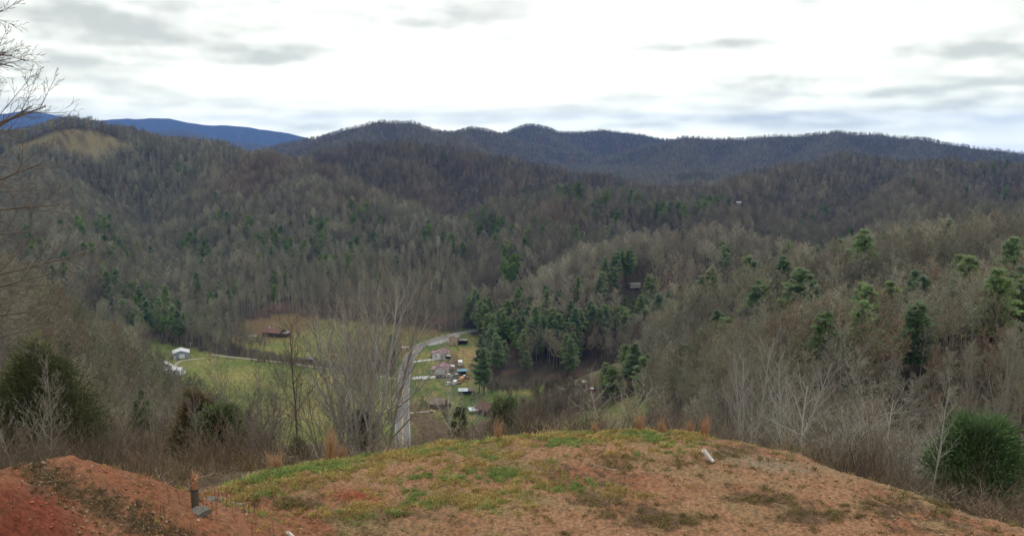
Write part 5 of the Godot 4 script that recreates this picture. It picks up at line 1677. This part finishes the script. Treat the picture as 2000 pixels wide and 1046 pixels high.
func hilltop_things() -> void:
	# plastic pipe sticking out of the clay
	var at := at_depth(1393, 21.0)
	at = hit(1391, 901, 12.0)
	var t := thing("plastic_pipe", "white plastic pipe leaning out of the clay hilltop", "pipe", at)
	t.rotation = Vector3(0.25, 0.0, 0.62)
	t.scale = Vector3.ONE * 0.88
	var pm := MB.new()
	var n := 14
	var ro := 0.055; var ri := 0.048
	for k in n:
		var a := TAU * k / n; var b := TAU * (k + 1) / n
		var d := Vector3(cos(a), 0, sin(a)); var e := Vector3(cos(b), 0, sin(b))
		var up := Vector3(0, 0.42, 0); var dn := Vector3(0, -0.15, 0)
		pm.quad(e * ro + dn, d * ro + dn, d * ro + up, e * ro + up)
		pm.quad(d * ri + dn, e * ri + dn, e * ri + up, d * ri + up)
		pm.quad(e * ro + up, d * ro + up, d * ri + up, e * ri + up)
	part(t, "tube", pm.mesh(), mat("white plastic", 0.78, 0.77, 0.74, 0.4))
	part(t, "collar", cyl(0.064, 0.07, 16), mat("white plastic", 0.78, 0.77, 0.74, 0.4), Vector3(0, 0.02, 0))
	for k in [["plastic_pipe", 566, 1041, "white pipe stub at the bottom edge of the clay", 0.5]]:
		t = thing(k[0], k[3], "pipe", hit(k[1], k[2] + 4, 10.0))
		t.rotation = Vector3(0.5, 0.3, 0.5)
		var tb := MB.new()
		tb.tube(PackedVector3Array([Vector3(0, -0.1, 0), Vector3(0, 0.02, 0), Vector3(0, 0.09, 0)]), PackedFloat32Array([0.045, 0.045, 0.038]), 12)
		part(t, "tube", tb.mesh(), mat("white plastic", 0.78, 0.77, 0.74, 0.4))
		part(t, "plug", cyl(0.036, 0.02, 12), mat("pipe plug", 0.5, 0.5, 0.48, 0.5), Vector3(0, 0.09, 0))
	# dark dug soil and a clod by the pipe
	# dead stick
	rng.seed = 64
	var w := MB.new()
	grow(w, w, Vector3(0, 0.03, 0), Vector3(-0.9, 0.25, 0.2).normalized(), 0.75, 0.011, 0, {"n": [5, 3], "ang": [45, 40], "ratio": [0.5, 0.5], "bare": [0.2, 0.2], "up": 0.05, "wob": 0.25, "tw": 0.008})
	t = thing("fallen_stick", "forked grey stick lying on the clay in the middle", "stick", hit(1203, 920, 12.0))
	part(t, "wood", w.mesh(), mat("bleached stick", 0.38, 0.34, 0.29))
	# stub post with a rusty sleeve, and broken concrete, beside the mound
	at = hit(381, 990, 12.0)
	t = thing("stub_post", "grey metal stub post with rusty orange top beside the mound", "post", at)
	part(t, "post", cyl(0.06, 0.4, 14), mat("grey steel", 0.10, 0.085, 0.068, 0.7), Vector3(0, 0.1, 0))
	part(t, "rim", cyl(0.07, 0.025, 14), mat("dark rim", 0.06, 0.06, 0.06, 0.6), Vector3(0, 0.3, 0))
	var fl := MB.new()
	for k in 26:
		var a := rand(0, TAU)
		var p := Vector3(cos(a) * 0.045, 0.3, sin(a) * 0.045)
		fl.ribbon(p, p + Vector3(rand(-0.05, 0.05), 0.2, rand(-0.05, 0.05)), p + Vector3(rand(-0.1, 0.1), rand(0.2, 0.36), rand(-0.1, 0.1)), 0.022, Vector3(cos(a + 1.57), 0, sin(a + 1.57)))
	part(t, "orange_stubble", fl.mesh(), mat("orange stubble", 0.45, 0.22, 0.11))
	var conc := mat("broken concrete", 0.2, 0.19, 0.165, 1.0)
	conc.albedo_texture = grain_texture(44, 0.05, 0.5)
	conc.uv1_triplanar = true; conc.uv1_scale = Vector3(1.5, 1.5, 1.5)
	for k in [[408, 978, 0.4, 0.05, 0.25, 0.2, "grey concrete slab behind the stub post's right side"], [452, 986, 0.5, 0.045, 0.22, -0.1, "long grey concrete slab at the foot of the grassy edge"], [388, 1003, 0.3, 0.05, 0.25, 0.5, "small concrete lump below the stub post"], [430, 982, 0.2, 0.09, 0.16, 0.9, "upright concrete lump between the two slabs"]]:
		var b := MB.new()
		var c := []
		rng.seed = int(k[0])
		for s in 7: c.append(Vector3(cos(s * TAU / 7) * k[2] * 0.5 * rand(0.55, 1.2), rand(-0.02, 0.02), sin(s * TAU / 7) * k[4] * 0.6 * rand(0.55, 1.25)))
		for s in 7:
			var d: Vector3 = c[s]; var e: Vector3 = c[(s + 1) % 7]
			var u := Vector3(0, k[3], 0)
			b.quad(e - u, d - u, d + u * 0.8, e + u * 0.8)
			b.quad(e + u * 0.8, d + u * 0.8, d * 0.82 + u, e * 0.82 + u)
			b.tri(e * 0.82 + u, d * 0.82 + u, u * 1.06)
		var o := single("concrete_lump", b.mesh(), conc, k[6], "concrete", "broken concrete beside the mound")
		o.position = hit(k[0], k[1], 12.0) + Vector3(0, 0.005, 0)
		o.rotation = Vector3(rand(-0.15, 0.15), k[5], rand(-0.15, 0.15))

func build_all() -> void:
	roads()
	forest()
	evergreens()
	buildings()
	yard()
	near_plants()
	undergrowth()
	pad_cover()
	hilltop_things()


func _ready() -> void:
	# camera
	var cam := Camera3D.new()
	cam.name = "camera"
	cam.keep_aspect = Camera3D.KEEP_HEIGHT
	cam.fov = rad_to_deg(2.0 * atan(523.0 / F))
	cam.rotation.x = -deg_to_rad(PITCH)
	cam.near = 0.1
	cam.far = 40000.0
	add_child(cam)
	cam.current = true
	# sky, air and light
	var env := Environment.new()
	env.background_mode = Environment.BG_SKY
	env.sky = make_sky()
	env.tonemap_mode = Environment.TONE_MAPPER_LINEAR
	env.tonemap_exposure = 1.55
	env.sdfgi_enabled = true
	env.ssao_enabled = true
	env.ssil_enabled = true
	env.fog_enabled = true
	env.fog_density = 0.000062
	env.fog_light_color = Color(0.39, 0.63, 0.97)
	var we := WorldEnvironment.new()
	we.name = "world_environment"
	we.environment = env
	add_child(we)
	var sun := DirectionalLight3D.new()
	sun.name = "sun"
	sun.light_energy = 0.35
	sun.light_color = Color(1.0, 0.97, 0.92)
	sun.light_angular_distance = 25.0
	sun.shadow_enabled = true
	sun.rotation_degrees = Vector3(-58, 160, 0)
	add_child(sun)
	# land
	land_setup()
	make_grid()
	var gm := mat("clay", 1, 1, 1, 1.0, true)
	gm.albedo_texture = grain_texture(3, 0.02, 0.7)
	var bumps := FastNoiseLite.new()
	bumps.seed = 91; bumps.frequency = 0.035; bumps.fractal_octaves = 4
	var bt := NoiseTexture2D.new()
	bt.width = 512; bt.height = 512; bt.seamless = true; bt.noise = bumps; bt.as_normal_map = true; bt.bump_strength = 10.0
	gm.normal_enabled = true; gm.normal_texture = bt; gm.normal_scale = 0.9
	gm.uv1_triplanar = true; gm.uv1_world_triplanar = true
	gm.uv1_scale = Vector3(0.8, 0.8, 0.8)
	var lm := mat("land", 1, 1, 1, 1.0, true)
	lm.albedo_texture = grain_texture(8, 0.02, 0.72)
	lm.uv1_triplanar = true; lm.uv1_world_triplanar = true
	lm.uv1_scale = Vector3(0.03, 0.03, 0.03)
	var near_row := int(row_of(30.5))
	var far_row := int(row_of(2700.0))
	single("ground", terrain_mesh(0, near_row), gm, "", "", "", "structure")
	single("hills", terrain_mesh(near_row, far_row), lm, "", "", "", "structure")
	single("mountains", terrain_mesh(far_row, rs.size() - 1), lm, "", "", "", "structure")
	build_all()
